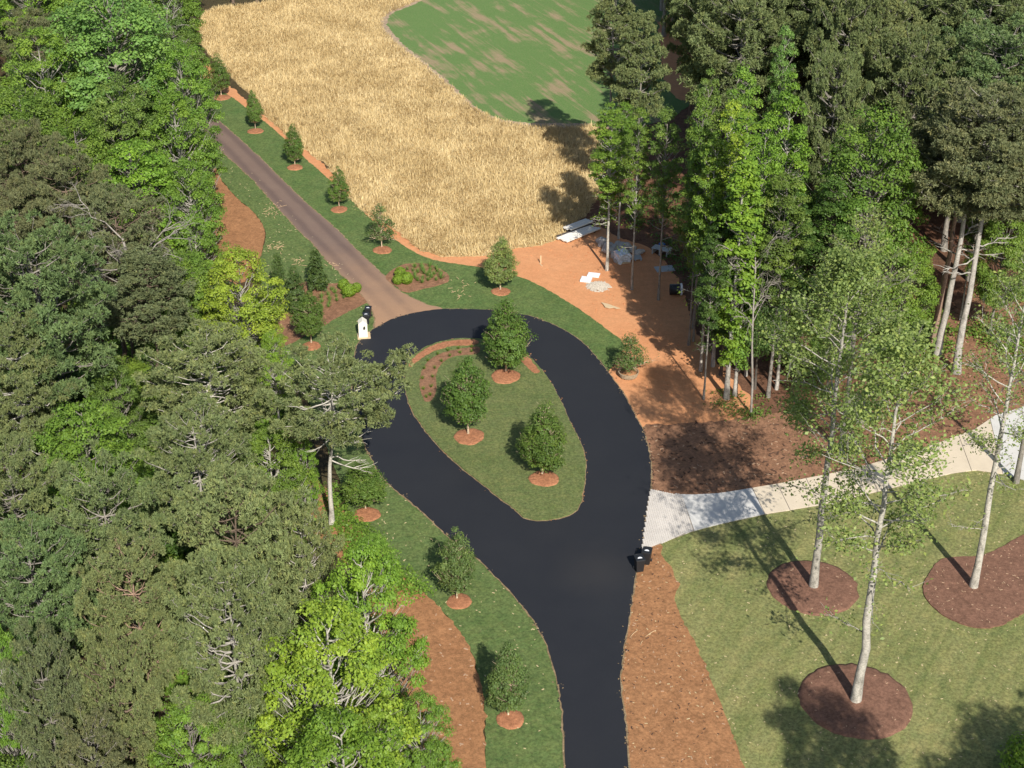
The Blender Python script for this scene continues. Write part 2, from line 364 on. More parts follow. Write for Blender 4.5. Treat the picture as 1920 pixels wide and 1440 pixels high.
# ------------------------------------------------------------ setting
def big_ground():
    V = [(-3000, -1500, -.03), (3000, -1500, -.03), (3000, 4500, -.03), (-3000, 4500, -.03)]
    return obj('ground', py_mesh('ground', V, [(0, 1, 2, 3)], M['floor']), kind='structure')
big_ground()
FR = smooth(PX([(1050,440),(1110,380),(1130,240),(1200,200),(1200,-60),(2400,-90),(2600,400),(2300,900),(2100,790),(1850,800),(1600,900),(1400,800),(1300,700),(1150,500)]), .8, .1)
sheet('woodland_floor', FR, .0, M['floor_right'], .05)
sheet('clay_ground', CLAY, .012, M['clay'])
sheet('wheat_ground', WHEAT, .03, M['wheatsoil'])
sheet('clay_bank', smooth(PX([(1235,40),(1262,30),(1275,75),(1300,90),(1305,160),(1290,190),(1255,170),(1240,110)]), .5, .15), .03, M['clay'])
sheet('meadow', FIELD, .024, M['field'])
M['bordersoil'] = mat_ground('stony_border_soil', (.4, .3, .19), (.34, .24, .16), (.45, .35, .25), 8, .4, ((.2, .16, .15), 9, .6))
sheet('meadow_border', BORDER, .036, M['bordersoil'])
sheet('pine_straw_bed', STRAW_UL, .10, M['straw'], .12)
sheet('pine_straw_bed', STRAW_L, .09, M['straw'], .12)
sheet('sod_verge', SOD_R, .055, M['sod_up'])
sheet('sod_verge', SOD_L, .05, M['sod'], .07)
sheet('mulch_ground', MULCH_R, .026, M['mulch'])
sheet('lawn', LAWN, .034, M['lawn'])
sheet('pine_straw_strip', STRAW_R, .046, M['straw'])
def grow(poly, d):                      # offset an outline outwards
    n = len(poly); A = sum(poly[i-1][0]*poly[i][1]-poly[i][0]*poly[i-1][1] for i in range(n)); s = 1 if A > 0 else -1
    out = []
    for i in range(n):
        a = poly[i-2 if i > 1 else i-2]; b = poly[(i+2) % n]; tx, ty = b[0]-a[0], b[1]-a[1]; L = math.hypot(tx, ty) or 1
        k = d*random.uniform(.5, 1.4)
        out.append((poly[i][0]+s*ty/L*k, poly[i][1]-s*tx/L*k))
    return out
sheet('road_shoulder', grow(ASPH, .085), .062, M['edge'])
sheet('old_drive_shoulder', grow(GRAV, .1), .066, M['edge'])
sheet('old_drive', GRAV, .072, M['gravel'])
sheet('asphalt_road', ASPH, .085, M['asphalt'], .08)
sheet('island_edge', grow(ISL, .06), .1, M['edge'], .04)
sheet('island_lawn', ISL, .15, M['island'], .09)
sheet('planting_bed', BED_L, .09, M['mulch'], .06)
sheet('planting_bed', BED_R, .09, M['mulch'], .06)
IS_STRAW = smooth(PX([(895,641),(847,642),(812,651),(784,667),(768,685),(770,692),(788,677),(815,662),(850,652),(890,650)]), .2, .03)
IS_STRAW2 = smooth(PX([(985,668),(1003,688),(1012,700),(1002,703),(990,692),(978,682),(972,672)]), .2, .03)
IS_BED = smooth(PX([(895,654),(850,660),(818,670),(797,688),(787,715),(790,740),(800,757),(811,752),(818,735),(818,705),(828,686),(850,672),(895,666)]), .2, .02)
sheet('island_straw', IS_STRAW, .165, M['ring'], .03)
sheet('island_straw', IS_STRAW2, .165, M['ring'], .03)
sheet('island_bed', IS_BED, .166, M['mulch'], .03)

def ellipse_mound(name, u, v, ru, mat, z0, h=.08, wob=.05):
    cx, cy = G(u, v); r = ru/scale_at(cx, cy, 0); n = 56; ph = [random.uniform(0, 6.28) for _ in range(4)]
    V, F = [(cx, cy, z0+h)], []
    rr = [1+wob*(sin(2*a+ph[0])*.5+sin(3*a+ph[1])*.5+sin(7*a+ph[2])*.3)+random.gauss(0, .012) for a in [2*pi*i/n for i in range(n)]]
    prof = [(.35, 1), (.7, .85), (.93, .5), (1., 0.), (1.0, -.3)]
    for f, hh in prof:
        for i in range(n):
            a = 2*pi*i/n; V.append((cx+cos(a)*r*rr[i]*f, cy+sin(a)*r*rr[i]*f, z0+h*hh+(random.gauss(0, .008) if hh > .3 else 0)))
    for i in range(n): F.append((0, 1+i, 1+(i+1) % n))
    for k in range(len(prof)-1):
        for i in range(n):
            a, b = 1+k*n+i, 1+k*n+(i+1) % n; F.append((a, a+n, b+n, b))
    return obj(name, py_mesh(name, V, F, mat, True), kind='structure')
ellipse_mound('bark_mulch_ring', 1604, 1314, 106, M['ringbark'], .035, .12, .02)
ellipse_mound('bark_mulch_ring', 1524, 1102, 85, M['ringbark'], .035, .12, .02)
BEDC = smooth(PX([(1730,1107),(1757,1057),(1790,1047),(1830,1045),(1860,1037),(1920,1005),(1990,985),(2060,1010),(2060,1090),(1960,1130),(1903,1160),(1880,1173),(1847,1180),(1807,1173),(1760,1150)]), .25, .02)
sheet('bark_mulch_bed', BEDC, .11, M['ringbark'], .09)

# concrete drive: slabs and paver apron
def along(pts, u):
    for i in range(len(pts)-1):
        if pts[i][0] <= u <= pts[i+1][0]:
            t = (u-pts[i][0])/(pts[i+1][0]-pts[i][0]); return (u, pts[i][1]+t*(pts[i+1][1]-pts[i][1]))
    return pts[-1]
drive = empty('concrete_drive', (0, 0, 0)); drive['kind'] = 'structure'
jt = [1277, 1410, 1457, 1511, 1566, 1622, 1680, 1738, 1797, 1856, 1915, 1975, 2040, 2098]
for i in range(len(jt)-1):
    a, b = jt[i], jt[i+1]; sk = 24
    a2, b2 = a+sk, min(b+sk, 2099)
    top = [along(CTOP, a+(b-a)*k/6) for k in range(7)]; bot = [along(CBOT, a2+(b2-a2)*k/6) for k in range(7)]
    pl = PX(top)+PX(bot)[::-1]
    c = (sum(p[0] for p in pl)/14, sum(p[1] for p in pl)/14)
    d = Vector(pl[6])-Vector(pl[0]); d.normalize()
    pl = [(p[0]+d.x*(.028 if j in (0, 13) else -.028 if j in (6, 7) else 0), p[1]+d.y*(.028 if j in (0, 13) else -.028 if j in (6, 7) else 0)) for j, p in enumerate(pl)]
    sheet('concrete_slab', pl, .10, M['conc_white'] if i == 0 or i > 8 else M['conc_cream'], .09, parent=drive)
base_poly = PX(CTOP)+PX(CBOT)[::-1]
sheet('drive_bed', base_poly, .07, M['joint'], .05)
apron = empty('paver_apron', (0, 0, 0)); apron['kind'] = 'structure'
AP = PX([along(CTOP, 1219+k*57/8) for k in range(9)])+PX([along(CBOT, 1300-k*97/8) for k in range(9)])+PX([(1212,967)])
ap = np.array(AP); V, F = [], []
th = math.atan2(G(1270, 960)[1]-G(1215, 985)[1], G(1270, 960)[0]-G(1215, 985)[0]); ct, st = cos(th), sin(th)
cc = ap.mean(0); s = .125; row = 0
for j in range(-40, 41):
    for i in range(-40, 41):
        x = (i+(.5 if j % 2 else 0))*s*1.25; y = j*s
        p = (cc[0]+x*ct-y*st, cc[1]+x*st+y*ct)
        if inside(np.array([p]), AP)[0]:
            bm_box(V, F, (p[0], p[1], .088+random.uniform(-.004, .005)), (s*1.25-.024, s-.022, .05), th+random.uniform(-.05, .05))
o = obj('pavers', py_mesh('pavers', V, F, M['paver']), apron); o['kind'] = 'stuff'

# ------------------------------------------------------------ wheat as real stalks
def field_noise(x, y, s=1.0):
    return (np.sin(x*.31*s+1.3*np.sin(y*.17*s))+np.sin(y*.23*s+1.7*np.sin(x*.13*s+2))+np.sin((x+y)*.11*s+.5))/3
def vnoise(x, y, cell, seed):
    r = np.random.default_rng(seed); g_ = r.uniform(-.5, .5, (256, 256)); fx, fy = x/cell, y/cell
    ix, iy = np.floor(fx).astype(int), np.floor(fy).astype(int); tx, ty = fx-ix, fy-iy; tx = tx*tx*(3-2*tx); ty = ty*ty*(3-2*ty)
    q = lambda a, b: g_[a % 256, b % 256]
    return (q(ix, iy)*(1-tx)+q(ix+1, iy)*tx)*(1-ty)+(q(ix, iy+1)*(1-tx)+q(ix+1, iy+1)*tx)*ty
def blades(name, poly, dens, L, Wd, mat, z0, lean, tintf=None, extra=None, seed=1):
    r = np.random.default_rng(seed); p = np.array(poly); lo, hi = p.min(0), p.max(0)
    n = int((hi[0]-lo[0])*(hi[1]-lo[1])*dens); q = r.uniform(lo, hi, (n, 2)); q = q[inside(q, poly)]
    n = len(q); x, y = q[:, 0], q[:, 1]
    a = vnoise(x, y, 2.0, 5)*5+vnoise(x, y, .7, 8)*3+r.normal(0, 1.5, n)
    ln = np.clip(lean+.2*vnoise(x, y, 1.6, 6)+r.normal(0, .35, n), .05, 1.45)
    l = L*r.uniform(.6, 1.25, n); w = Wd*r.uniform(.6, 1.4, n)
    d = np.stack([np.cos(a)*np.sin(ln), np.sin(a)*np.sin(ln), np.cos(ln)], 1)
    s = np.stack([-np.sin(a), np.cos(a), np.zeros(n)], 1); yaw = r.uniform(-1, 1, n)
    s = s+np.stack([np.cos(a), np.sin(a), np.zeros(n)], 1)*yaw[:, None]; s /= np.linalg.norm(s, axis=1)[:, None]
    b = np.stack([x, y, np.full(n, z0)], 1)
    mid = b+d*(l*.55)[:, None]; d2 = d.copy(); d2[:, 2] -= .5*ln; d2 /= np.linalg.norm(d2, axis=1)[:, None]
    tip = mid+d2*(l*.5)[:, None]; tip[:, 2] = np.maximum(tip[:, 2], z0+.04)
    V = np.stack([b-s*w[:, None]*.4, b+s*w[:, None]*.4, mid+s*w[:, None]*.5, tip, mid-s*w[:, None]*.5], 1).reshape(-1, 3)
    F = np.arange(n)[:, None]*5+np.array([[0, 1, 2, 4]]); F2 = np.arange(n)[:, None]*5+np.array([[4, 2, 3, 3]])
    idx = np.arange(n)*5
    T = np.concatenate([np.stack([idx, idx+1, idx+2], 1), np.stack([idx, idx+2, idx+4], 1), np.stack([idx+4, idx+2, idx+3], 1)])
    t = np.clip(.5+r.normal(0, .22, n)+.12*field_noise(x, y, 3), 0, 1)
    o = obj(name, np_mesh(name, V, T, mat, np.repeat(t, 5))); o['kind'] = 'stuff'
    return o
w = blades('wheat', WHEAT, 125, .5, .045, M['wheat'], .02, .8)

# ------------------------------------------------------------ trees
def tube(V, F, pts, rad, sides=6):
    b = len(V); n = len(pts)
    for i, p in enumerate(pts):
        p = np.asarray(p, float); q = np.asarray(pts[min(i+1, n-1)], float)-np.asarray(pts[max(i-1, 0)], float)
        q /= (np.linalg.norm(q) or 1); u = np.cross(q, (0, 0, 1.)) if abs(q[2]) < .9 else np.cross(q, (1., 0, 0)); u /= np.linalg.norm(u); v = np.cross(q, u)
        for k in range(sides):
            a = 2*pi*k/sides; V.append(tuple(p+(u*cos(a)+v*sin(a))*rad[i]))
    for i in range(n-1):
        for k in range(sides):
            a = b+i*sides+k; c = b+i*sides+(k+1) % sides; F.append((a, c, c+sides, a+sides))
def limb(p0, p1, r0, r1, sag=0., n=5, wob=.06, rnd=random):
    p0 = np.array(p0, float); p1 = np.array(p1, float); L = np.linalg.norm(p1-p0); pts = []
    for i in range(n+1):
        t = i/n; q = p0+(p1-p0)*t; q[2] += sag*L*4*t*(1-t)*-.25
        if 0 < i < n: q += np.array([rnd.gauss(0, wob*L*.5), rnd.gauss(0, wob*L*.5), rnd.gauss(0, wob*L*.3)])
        pts.append(q)
    return pts, [r0+(r1-r0)*i/n for i in range(n+1)]
def leaf_quads(P, N, size, r, elong=1.3):
    n = len(P); N = N/np.linalg.norm(N, axis=1)[:, None]
    a = r.normal(size=(n, 3)); u = np.cross(N, a); u /= np.linalg.norm(u, axis=1)[:, None]; v = np.cross(N, u)
    s = size*r.uniform(.6, 1.35, n)[:, None]
    V = np.stack([P-u*s*.5*elong, P-v*s*.42+u*s*.1, P+u*s*.5*elong, P+v*s*.42+u*s*.1], 1).reshape(-1, 3)
    F = np.arange(n)[:, None]*4+np.arange(4)[None]
    return V, F
PROF = {
 'round': lambda t: np.where(t > .45, np.sqrt(np.clip(1-((t-.45)/.55)**2, 0, 1)), np.sqrt(np.clip(1-.75*((.45-t)/.45)**2, 0, 1))),
 'dome': lambda t: np.where(t > .3, np.sqrt(np.clip(1-((t-.3)/.7)**2, 0, 1)), .75+.25*t/.3),
 'tear': lambda t: np.where(t > .3, np.clip(1-((t-.3)/.7)**1.3, 0, 1), .62+.38*np.sin(t/.32*pi/2)),
 'cone': lambda t: np.where(t > .15, np.clip(1-((t-.15)/.85), .0, 1)**.75, .85+.15*t/.15),
 'spire': lambda t: np.where(t > .35, np.sqrt(np.clip(1-((t-.35)/.65)**1.7, 0, 1)), .55+.45*t/.35),
}
def broad(seed, H=14, base=.3, Rr=4., prof='round', clumps=80, per=170, leaf=.24, cr=1.05, trunk=.22, hollow=.55, flat=.7, droop=.0, lean=(0, 0), limbs=True, bare=0):
    rnd = random.Random(seed); r = np.random.default_rng(seed)
    V, F = [], []
    zb = H*base; n = 9; pts = []
    for i in range(n+1):
        t = i/n; pts.append((lean[0]*t*t+rnd.gauss(0, .03*Rr*.3)*min(1, i), lean[1]*t*t+rnd.gauss(0, .03*Rr*.3)*min(1, i), H*.93*t))
    rad = [trunk*(1.35 if i == 0 else 1)*(1-.85*i/n) for i in range(n+1)]
    tube(V, F, pts, rad, 8)
    def trunk_at(z):
        t = min(max(z/(H*.93), 0), 1)*n; i = min(int(t), n-1); f = t-i
        return np.array(pts[i])*(1-f)+np.array(pts[i+1])*f
    cen = []; tries = 0
    while len(cen) < clumps and tries < clumps*40:
        tries += 1
        t = rnd.random(); rr = float(PROF[prof](np.array(t)))*(Rr-cr*.55)
        if rnd.random() > rr/Rr+.15: continue
        f = hollow+(1-hollow)*rnd.random()**.6
        a = rnd.uniform(0, 2*pi); z = zb+t*(H-zb-cr*.3)
        bump_ = 1+.13*sin(3*a+seed+z)+.08*sin(5*a-z*1.3)
        c = trunk_at(z)*np.array([1, 1, 0])+np.array([cos(a)*rr*f*bump_, sin(a)*rr*f*bump_, z])
        if all(np.linalg.norm((c-d)/(1, 1, .8)) > cr*.62*(1.5-tries/(clumps*40.)) for d in cen): cen.append(c)
    P, N, T = [], [], []
    for c in cen:
        k = int(per*rnd.uniform(.6, 1.3)); s = cr*rnd.uniform(.7, 1.3)
        d = r.normal(size=(k, 3)); d /= np.linalg.norm(d, axis=1)[:, None]
        d[:, 2] = np.where(d[:, 2] < -.25, -d[:, 2]*.6, d[:, 2])
        rad_ = s*r.uniform(.35, 1.05, k)**.5
        q = d*rad_[:, None]; q[:, 2] *= flat
        # sub clusters give a ragged edge
        q += r.normal(0, .09*s, (k, 3)); q[:, 2] -= droop*np.hypot(q[:, 0], q[:, 1])
        out = c-np.array([*trunk_at(c[2])[:2], H*.45]); out = out/(np.linalg.norm(out)+1e-6)
        P.append(c+q); N.append(d*.7+out*.35+np.array([0, 0, .55])+r.normal(0, .45, (k, 3)))
        T.append(np.clip(.5+rnd.gauss(0, .13)+r.normal(0, .16, k), 0, 1))
        if limbs and rnd.random() < .8:
            rd = math.hypot(c[0], c[1]); z0 = max(zb*.8, c[2]-rd*rnd.uniform(.5, 1.1)-.3)
            p0 = trunk_at(z0); pp, ra = limb(p0, c+np.array([0, 0, -.1]), trunk*.3*(1-.5*z0/H)+.02, .012, .25, 5, .07, rnd)
            tube(V, F, pp, ra, 4)
            for _ in range(2):
                e = c+np.array([rnd.gauss(0, s*.6), rnd.gauss(0, s*.6), rnd.uniform(0, s*.7)])
                pp2, ra2 = limb(pp[3], e, .02, .006, 0, 3, .08, rnd); tube(V, F, pp2, ra2, 3)
    for _ in range(bare):
        z = H*rnd.uniform(base*.55, base*1.1); a = rnd.uniform(0, 2*pi); l = rnd.uniform(.8, 2.8)
        p = trunk_at(z); e = p+np.array([cos(a)*l, sin(a)*l, rnd.uniform(-.3, .7)]); pp, ra = limb(p, e, .045, .01, .15, 5, .09, rnd); tube(V, F, pp, ra, 4)
        for _ in range(3):
            i = rnd.randint(2, 4); e2 = pp[i]+np.array([rnd.gauss(0, .5), rnd.gauss(0, .5), rnd.uniform(-.2, .4)]); a2, b2 = limb(pp[i], e2, .018, .005, 0, 3, .1, rnd); tube(V, F, a2, b2, 3)
            k = 7; q = np.array(e2)+r.normal(0, .17, (k, 3)); P.append(q); N.append(r.normal(size=(k, 3))+np.array([0, 0, .5])); T.append(r.uniform(.3, .8, k))
    P, N, T = np.concatenate(P), np.concatenate(N), np.concatenate(T)
    LV, LF = leaf_quads(P, N, leaf, r)
    tm = py_mesh('trunk', V, F, M['bark'], True); lm = np_mesh('crown', LV, LF, M['leaf'], np.repeat(T, 4))
    return dict(trunk=tm, crown=lm, H=H, R=Rr, cz=zb+(H-zb)*.5, kind='broad')
def needle_puffs(P, D, size, r, k=11, width=.055):
    n = len(P); D = D/np.linalg.norm(D, axis=1)[:, None]
    d = r.normal(size=(n, k, 3)); d /= np.linalg.norm(d, axis=2)[:, :, None]
    d = d+D[:, None, :]*.55; d /= np.linalg.norm(d, axis=2)[:, :, None]
    l = size*r.uniform(.65, 1.2, (n, k, 1)); s = np.cross(d, r.normal(size=(n, k, 3))); s /= np.linalg.norm(s, axis=2)[:, :, None]
    b = P[:, None, :]+d*.03; w_ = width*r.uniform(.7, 1.3, (n, k, 1))
    V = np.stack([b-s*w_*.45, b+s*w_*.45, b+d*l*.75+s*w_*.5, b+d*l, b+d*l*.75-s*w_*.5], 2).reshape(-1, 3)
    m = n*k; i = np.arange(m)*5
    T = np.concatenate([np.stack([i, i+1, i+2], 1), np.stack([i, i+2, i+4], 1), np.stack([i+4, i+2, i+3], 1)])
    return V, T
def pine(seed, H=16, base=.45, Rr=4.6, tiers=13, trunk=.22, dead=6, dens=1., puff=.23, lean=(0, 0), flat=False, k=10, skew=0):
    rnd = random.Random(seed); r = np.random.default_rng(seed); V, F = [], []; n = 10; pts = []
    for i in range(n+1):
        t = i/n; pts.append((lean[0]*t*t+rnd.gauss(0, .07)*min(1, i), lean[1]*t*t+rnd.gauss(0, .07)*min(1, i), H*.96*t))
    tube(V, F, pts, [trunk*(1.3 if i == 0 else 1)*(1-.8*i/n) for i in range(n+1)], 8)
    def at(z):
        t = min(max(z/(H*.96), 0), 1)*n; i = min(int(t), n-1); f = t-i
        return np.array(pts[i])*(1-f)+np.array(pts[i+1])*f
    P, D = [], []
    for ti in range(tiers):
        t = (ti+rnd.uniform(0, .8))/tiers; z = H*(base+(1-base)*t*.94)
        if flat: rr = Rr*math.sqrt(max(.05, 1-(max(0, t-.25)/.78)**2))*(.7+.3*min(1, t/.25))
        else: rr = Rr*(1-t**1.5)**.8*(.65+.35*min(1, t/.25))+.35
        nb = rnd.randint(5, 7) if t < .8 else 5; a0 = rnd.uniform(0, 6.28)
        for b in range(nb):
            a = a0+2*pi*b/nb+rnd.gauss(0, .22); L = rr*rnd.uniform(.6, 1.15)
            if skew: L *= 1+.35*skew*cos(a)
            rise = L*rnd.uniform(-.05, .22)+(.45*L*t)
            p0 = at(z); e = p0+np.array([cos(a)*L, sin(a)*L, rise])
            pp, ra = limb(p0, e, .055*(1-t*.5)+.012*L*.5, .012, .4, 6, .05, rnd); tube(V, F, pp, ra, 4)
            nc = max(2, int(L*1.15*dens+rnd.random()))
            for j in range(nc):
                f = 1.0 if j == 0 else rnd.uniform(.3, .95); i = min(int(f*6), 5); ff = f*6-i; q = pp[i]*(1-ff)+pp[i+1]*ff
                side = rnd.choice((-1, 1)); sl_ = 0.05 if j == 0 else (.35+.3*L*(1.15-f))*rnd.uniform(.6, 1.2)
                a2 = a+side*rnd.uniform(.5, 1.2); c = q+np.array([cos(a2)*sl_, sin(a2)*sl_, rnd.uniform(.05, .3)*sl_+.1])
                p2, r2 = limb(q, c, .03, .012, .1, 3, .06, rnd); tube(V, F, p2, r2, 3)
                cr = rnd.uniform(.42, .72)*(1.-.25*t)
                for _ in range(int(30*(cr/.6)**2)):
                    az = rnd.uniform(0, 6.28); cz_ = rnd.uniform(-.15, 1); sr = math.sqrt(max(0, 1-cz_*cz_)); k_ = cr*rnd.uniform(.75, 1.05)
                    dd = np.array([cos(az)*sr, sin(az)*sr, cz_]); P.append(c+dd*k_*np.array([1, 1, .62])); D.append(tuple(dd+np.array([0, 0, .35])))
                for _ in range(3):
                    az = rnd.uniform(0, 6.28); e2 = c+np.array([cos(az)*cr*.7, sin(az)*cr*.7, cr*.25]); p3, r3 = limb(c, e2, .012, .006, 0, 2, .05, rnd); tube(V, F, p3, r3, 3)
    for _ in range(36): P.append(at(H)+np.array([rnd.gauss(0, .35), rnd.gauss(0, .35), rnd.uniform(-.5, .25)])); D.append((0, 0, 1.))
    for _ in range(dead):
        z = H*rnd.uniform(base*.62, base*1.15); a = rnd.uniform(0, 6.28); L = rnd.uniform(.6, 1)*Rr*.75; p = at(z)
        e = p+np.array([cos(a)*L, sin(a)*L, rnd.uniform(-.15, .25)*L]); pp, ra = limb(p, e, .065, .014, .2, 6, .06, rnd); tube(V, F, pp, ra, 5)
        for _ in range(5):
            i = rnd.randint(2, 5); l2 = L*rnd.uniform(.2, .45); a2 = a+rnd.choice((-1, 1))*rnd.uniform(.3, .9)
            e2 = pp[i]+np.array([cos(a2)*l2, sin(a2)*l2, rnd.uniform(-.1, .3)*l2]); q2, b2 = limb(pp[i], e2, .03, .008, 0, 4, .08, rnd); tube(V, F, q2, b2, 4)
    P, D = np.array(P), np.array(D)
    LV, LF = needle_puffs(P, D, puff, r, k)
    T = np.repeat(np.clip(.5+r.normal(0, .17, len(P)), 0, 1), k*5)
    tm = py_mesh('trunk', V, F, M['bark'], True); lm = np_mesh('crown', LV, LF, M['needle'], T)
    return dict(trunk=tm, crown=lm, H=H, R=Rr, cz=H*(base+(1-base)*.45), kind='pine')
def airy(seed, H=21, base=.42, Rr=3.6, n1=36, leaf=.13, trunk=.22, leaves=2, lean=(0, 0), low=5):
    """tall thin poplar: pale trunk, steep branches, sparse leaves"""
    rnd = random.Random(seed); r = np.random.default_rng(seed); V, F = [], []; n = 12; pts = []
    for i in range(n+1):
        t = i/n; pts.append((lean[0]*t*t+rnd.gauss(0, .035)*min(1, i), lean[1]*t*t+rnd.gauss(0, .035)*min(1, i), H*.97*t))
    tube(V, F, pts, [trunk*(1.2 if i == 0 else 1)*(1-.88*(i/n)**1.1) for i in range(n+1)], 9)
    def at(z):
        t = min(max(z/(H*.97), 0), 1)*n; i = min(int(t), n-1); f = t-i
        return np.array(pts[i])*(1-f)+np.array(pts[i+1])*f
    P = []
    def br(p, d, L, rad, depth):
        e = p+d*L; pp, ra = limb(p, e, rad, rad*.35, -.12, 4, .06, rnd); tube(V, F, pp, ra, 5 if depth == 0 else 3)
        if depth < 2:
            for _ in range(rnd.randint(4, 6)):
                f = rnd.uniform(.25, 1); i = min(int(f*4), 3); q = pp[i]*(1-(f*4-i))+pp[i+1]*(f*4-i)
                dd = d+np.array([rnd.gauss(0, .55), rnd.gauss(0, .55), rnd.uniform(-.1, .5)]); dd /= np.linalg.norm(dd)
                br(q, dd, L*rnd.uniform(.3, .5), rad*.45, depth+1)
        if depth > 0:
            for f in np.linspace(.3, 1, 5):
                for _ in range(leaves): P.append(p+d*L*f+np.array([rnd.gauss(0, .3), rnd.gauss(0, .3), rnd.gauss(0, .26)]))
    for j in range(n1):
        t = (j+rnd.random())/n1; z = H*(base+(1-base)*t*.95); a = j*2.4+rnd.gauss(0, .3)
        L = Rr*(.55+.45*sin(min(1, t/.45)*pi/2))*(1-.75*max(0, t-.45)/.55)*rnd.uniform(.75, 1.15); up = rnd.uniform(.15, .7)+.6*t
        d = np.array([cos(a), sin(a), up]); d /= np.linalg.norm(d); br(at(z), d, L, .05*(1-t*.5), 0)
    for _ in range(low):
        z = H*rnd.uniform(base*.45, base); a = rnd.uniform(0, 6.28); d = np.array([cos(a), sin(a), rnd.uniform(-.15, .25)]); d /= np.linalg.norm(d)
        br(at(z), d, rnd.uniform(.5, 1)*Rr*.7, .035, 1)
    P = np.array(P); N = r.normal(size=P.shape)+np.array([0, -.1, .7]); LV, LF = leaf_quads(P, N, leaf, r)
    tm = py_mesh('trunk', V, F, M['bark'], True); lm = np_mesh('crown', LV, LF, M['leaf'], np.repeat(np.clip(.5+r.normal(0, .2, len(P)), 0, 1), 4))
    return dict(trunk=tm, crown=lm, H=H, R=Rr, cz=H*(base+(1-base)*.5), kind='airy')
def bare_tree(seed, H=12, Rr=3.5):
    d = None
    rnd = random.Random(seed); V, F = [], []
    def br(p, dr, L, rad, dep):
        e = p+dr*L; pp, ra = limb(p, e, rad, rad*.45, 0, 5, .06, rnd); tube(V, F, pp, ra, 6 if dep == 0 else 4 if dep < 3 else 3)
        if dep < 4:
            for _ in range([14, 6, 4, 3][dep]):
                f = rnd.uniform(.45 if dep == 0 else .2, 1); i = min(int(f*5), 4); q = pp[i]*(1-(f*5-i))+pp[i+1]*(f*5-i)
                a = rnd.uniform(0, 6.28); k = 1.1 if dep == 0 else .8
                dd = dr+np.array([cos(a)*k, sin(a)*k, rnd.uniform(-.6, .1)]); dd /= np.linalg.norm(dd)
                br(q, dd, L*[.33, .5, .5, .5][dep]*rnd.uniform(.7, 1.2), rad*[.32, .5, .5, .5][dep], dep+1)
    br(np.zeros(3), np.array([.05, 0, 1.]), H*.93, .2, 0)
    return dict(trunk=py_mesh('trunk', V, F, M['bark'], True), crown=None, H=H, R=Rr, cz=H*.7, kind='bare')

K = {}
K['broad'] = [broad(s, 14, .28, 4.2, 'round', 125, 260, .16, .88) for s in (1, 2, 3)]
K['fine'] = [broad(s, 12, .15, 4.2, 'dome', 150, 190, .15, .8, flat=.55) for s in (11, 12)]
K['yellow'] = [broad(s, 13, .22, 4.3, 'dome', 190, 190, .14, .66, hollow=.4, bare=7) for s in (21, 22)]
K['slim'] = [broad(s, 20, .44, 2.3, 'spire', 95, 140, .148, .56, hollow=.25, trunk=.15, bare=10) for s in (31, 32, 33)]
K['column'] = [broad(s, 18, .14, 1.25, 'spire', 80, 110, .15, .48, hollow=.2, trunk=.14) for s in (35, 36)]
K['oval'] = [broad(s, 17, .22, 4.2, 'spire', 190, 175, .148, .8, trunk=.22, hollow=.5) for s in (38, 39)]
K['pine'] = [pine(s, 15, .42, 4.6, 13, flat=True, dead=4) for s in (41, 42, 43, 44)]
K['pinetall'] = [pine(s, 20, .6, 4.4, 12, trunk=.27, flat=True, dead=7) for s in (51, 52)]
K['pinethin'] = [pine(s, 19, .5, 2.7, 12, trunk=.17, dead=6, dens=.9) for s in (55, 56)]
K['pinelean'] = [pine(61, 13.5, .64, 4.9, 9, dens=.85, trunk=.2, flat=True, dead=9, lean=(.6, 0), skew=.5)]
K['airy'] = [airy(71, leaves=2, n1=36), airy(72, leaves=3, n1=38), airy(73, leaves=1, n1=30)]
K['bare'] = [bare_tree(s) for s in (81, 82)]
K['young'] = [broad(s, 6, b_, 2.0, pf, n_, 105, .115, .45, trunk=.075, hollow=.4, flat=.8, lean=ln_) for s, pf, n_, b_, ln_ in ((91, 'tear', 150, .15, (0, 0)), (92, 'tear', 130, .2, (.2, 0)), (93, 'tear', 140, .16, (0, .2)), (94, 'tear', 120, .2, (-.15, .1)), (97, 'tear', 105, .17, (0, -.2)))]
K['youngthin'] = [broad(s, 5, .22, 1.5, 'cone', 60, 55, .11, .4, trunk=.055, hollow=.25, flat=.8, bare=2) for s in (95, 96)]
K['cone'] = [broad(s, 4, .04, 1.0, 'cone', 90, 55, .13, .3, trunk=.06, hollow=.6, flat=.8, limbs=False) for s in (101, 102)]
K['bush'] = [broad(s, 3, .1, 1.7, 'dome', 40, 80, .16, .6, trunk=.04) for s in (111, 112)]
def puffball():
    r = np.random.default_rng(5); n = 1400; d = r.normal(size=(n, 3)); d /= np.linalg.norm(d, axis=1)[:, None]
    P = d*r.uniform(.84, 1.02, n)[:, None]*.5; P[:, 2] += .46; P[:, 2] = np.maximum(P[:, 2], .02)
    V, F = leaf_quads(P, d+r.normal(0, .35, (n, 3)), .075, r)
    return np_mesh('foliage', V, F, M['leaf'], np.repeat(np.clip(.5+r.normal(0, .2, n), 0, 1), 4))

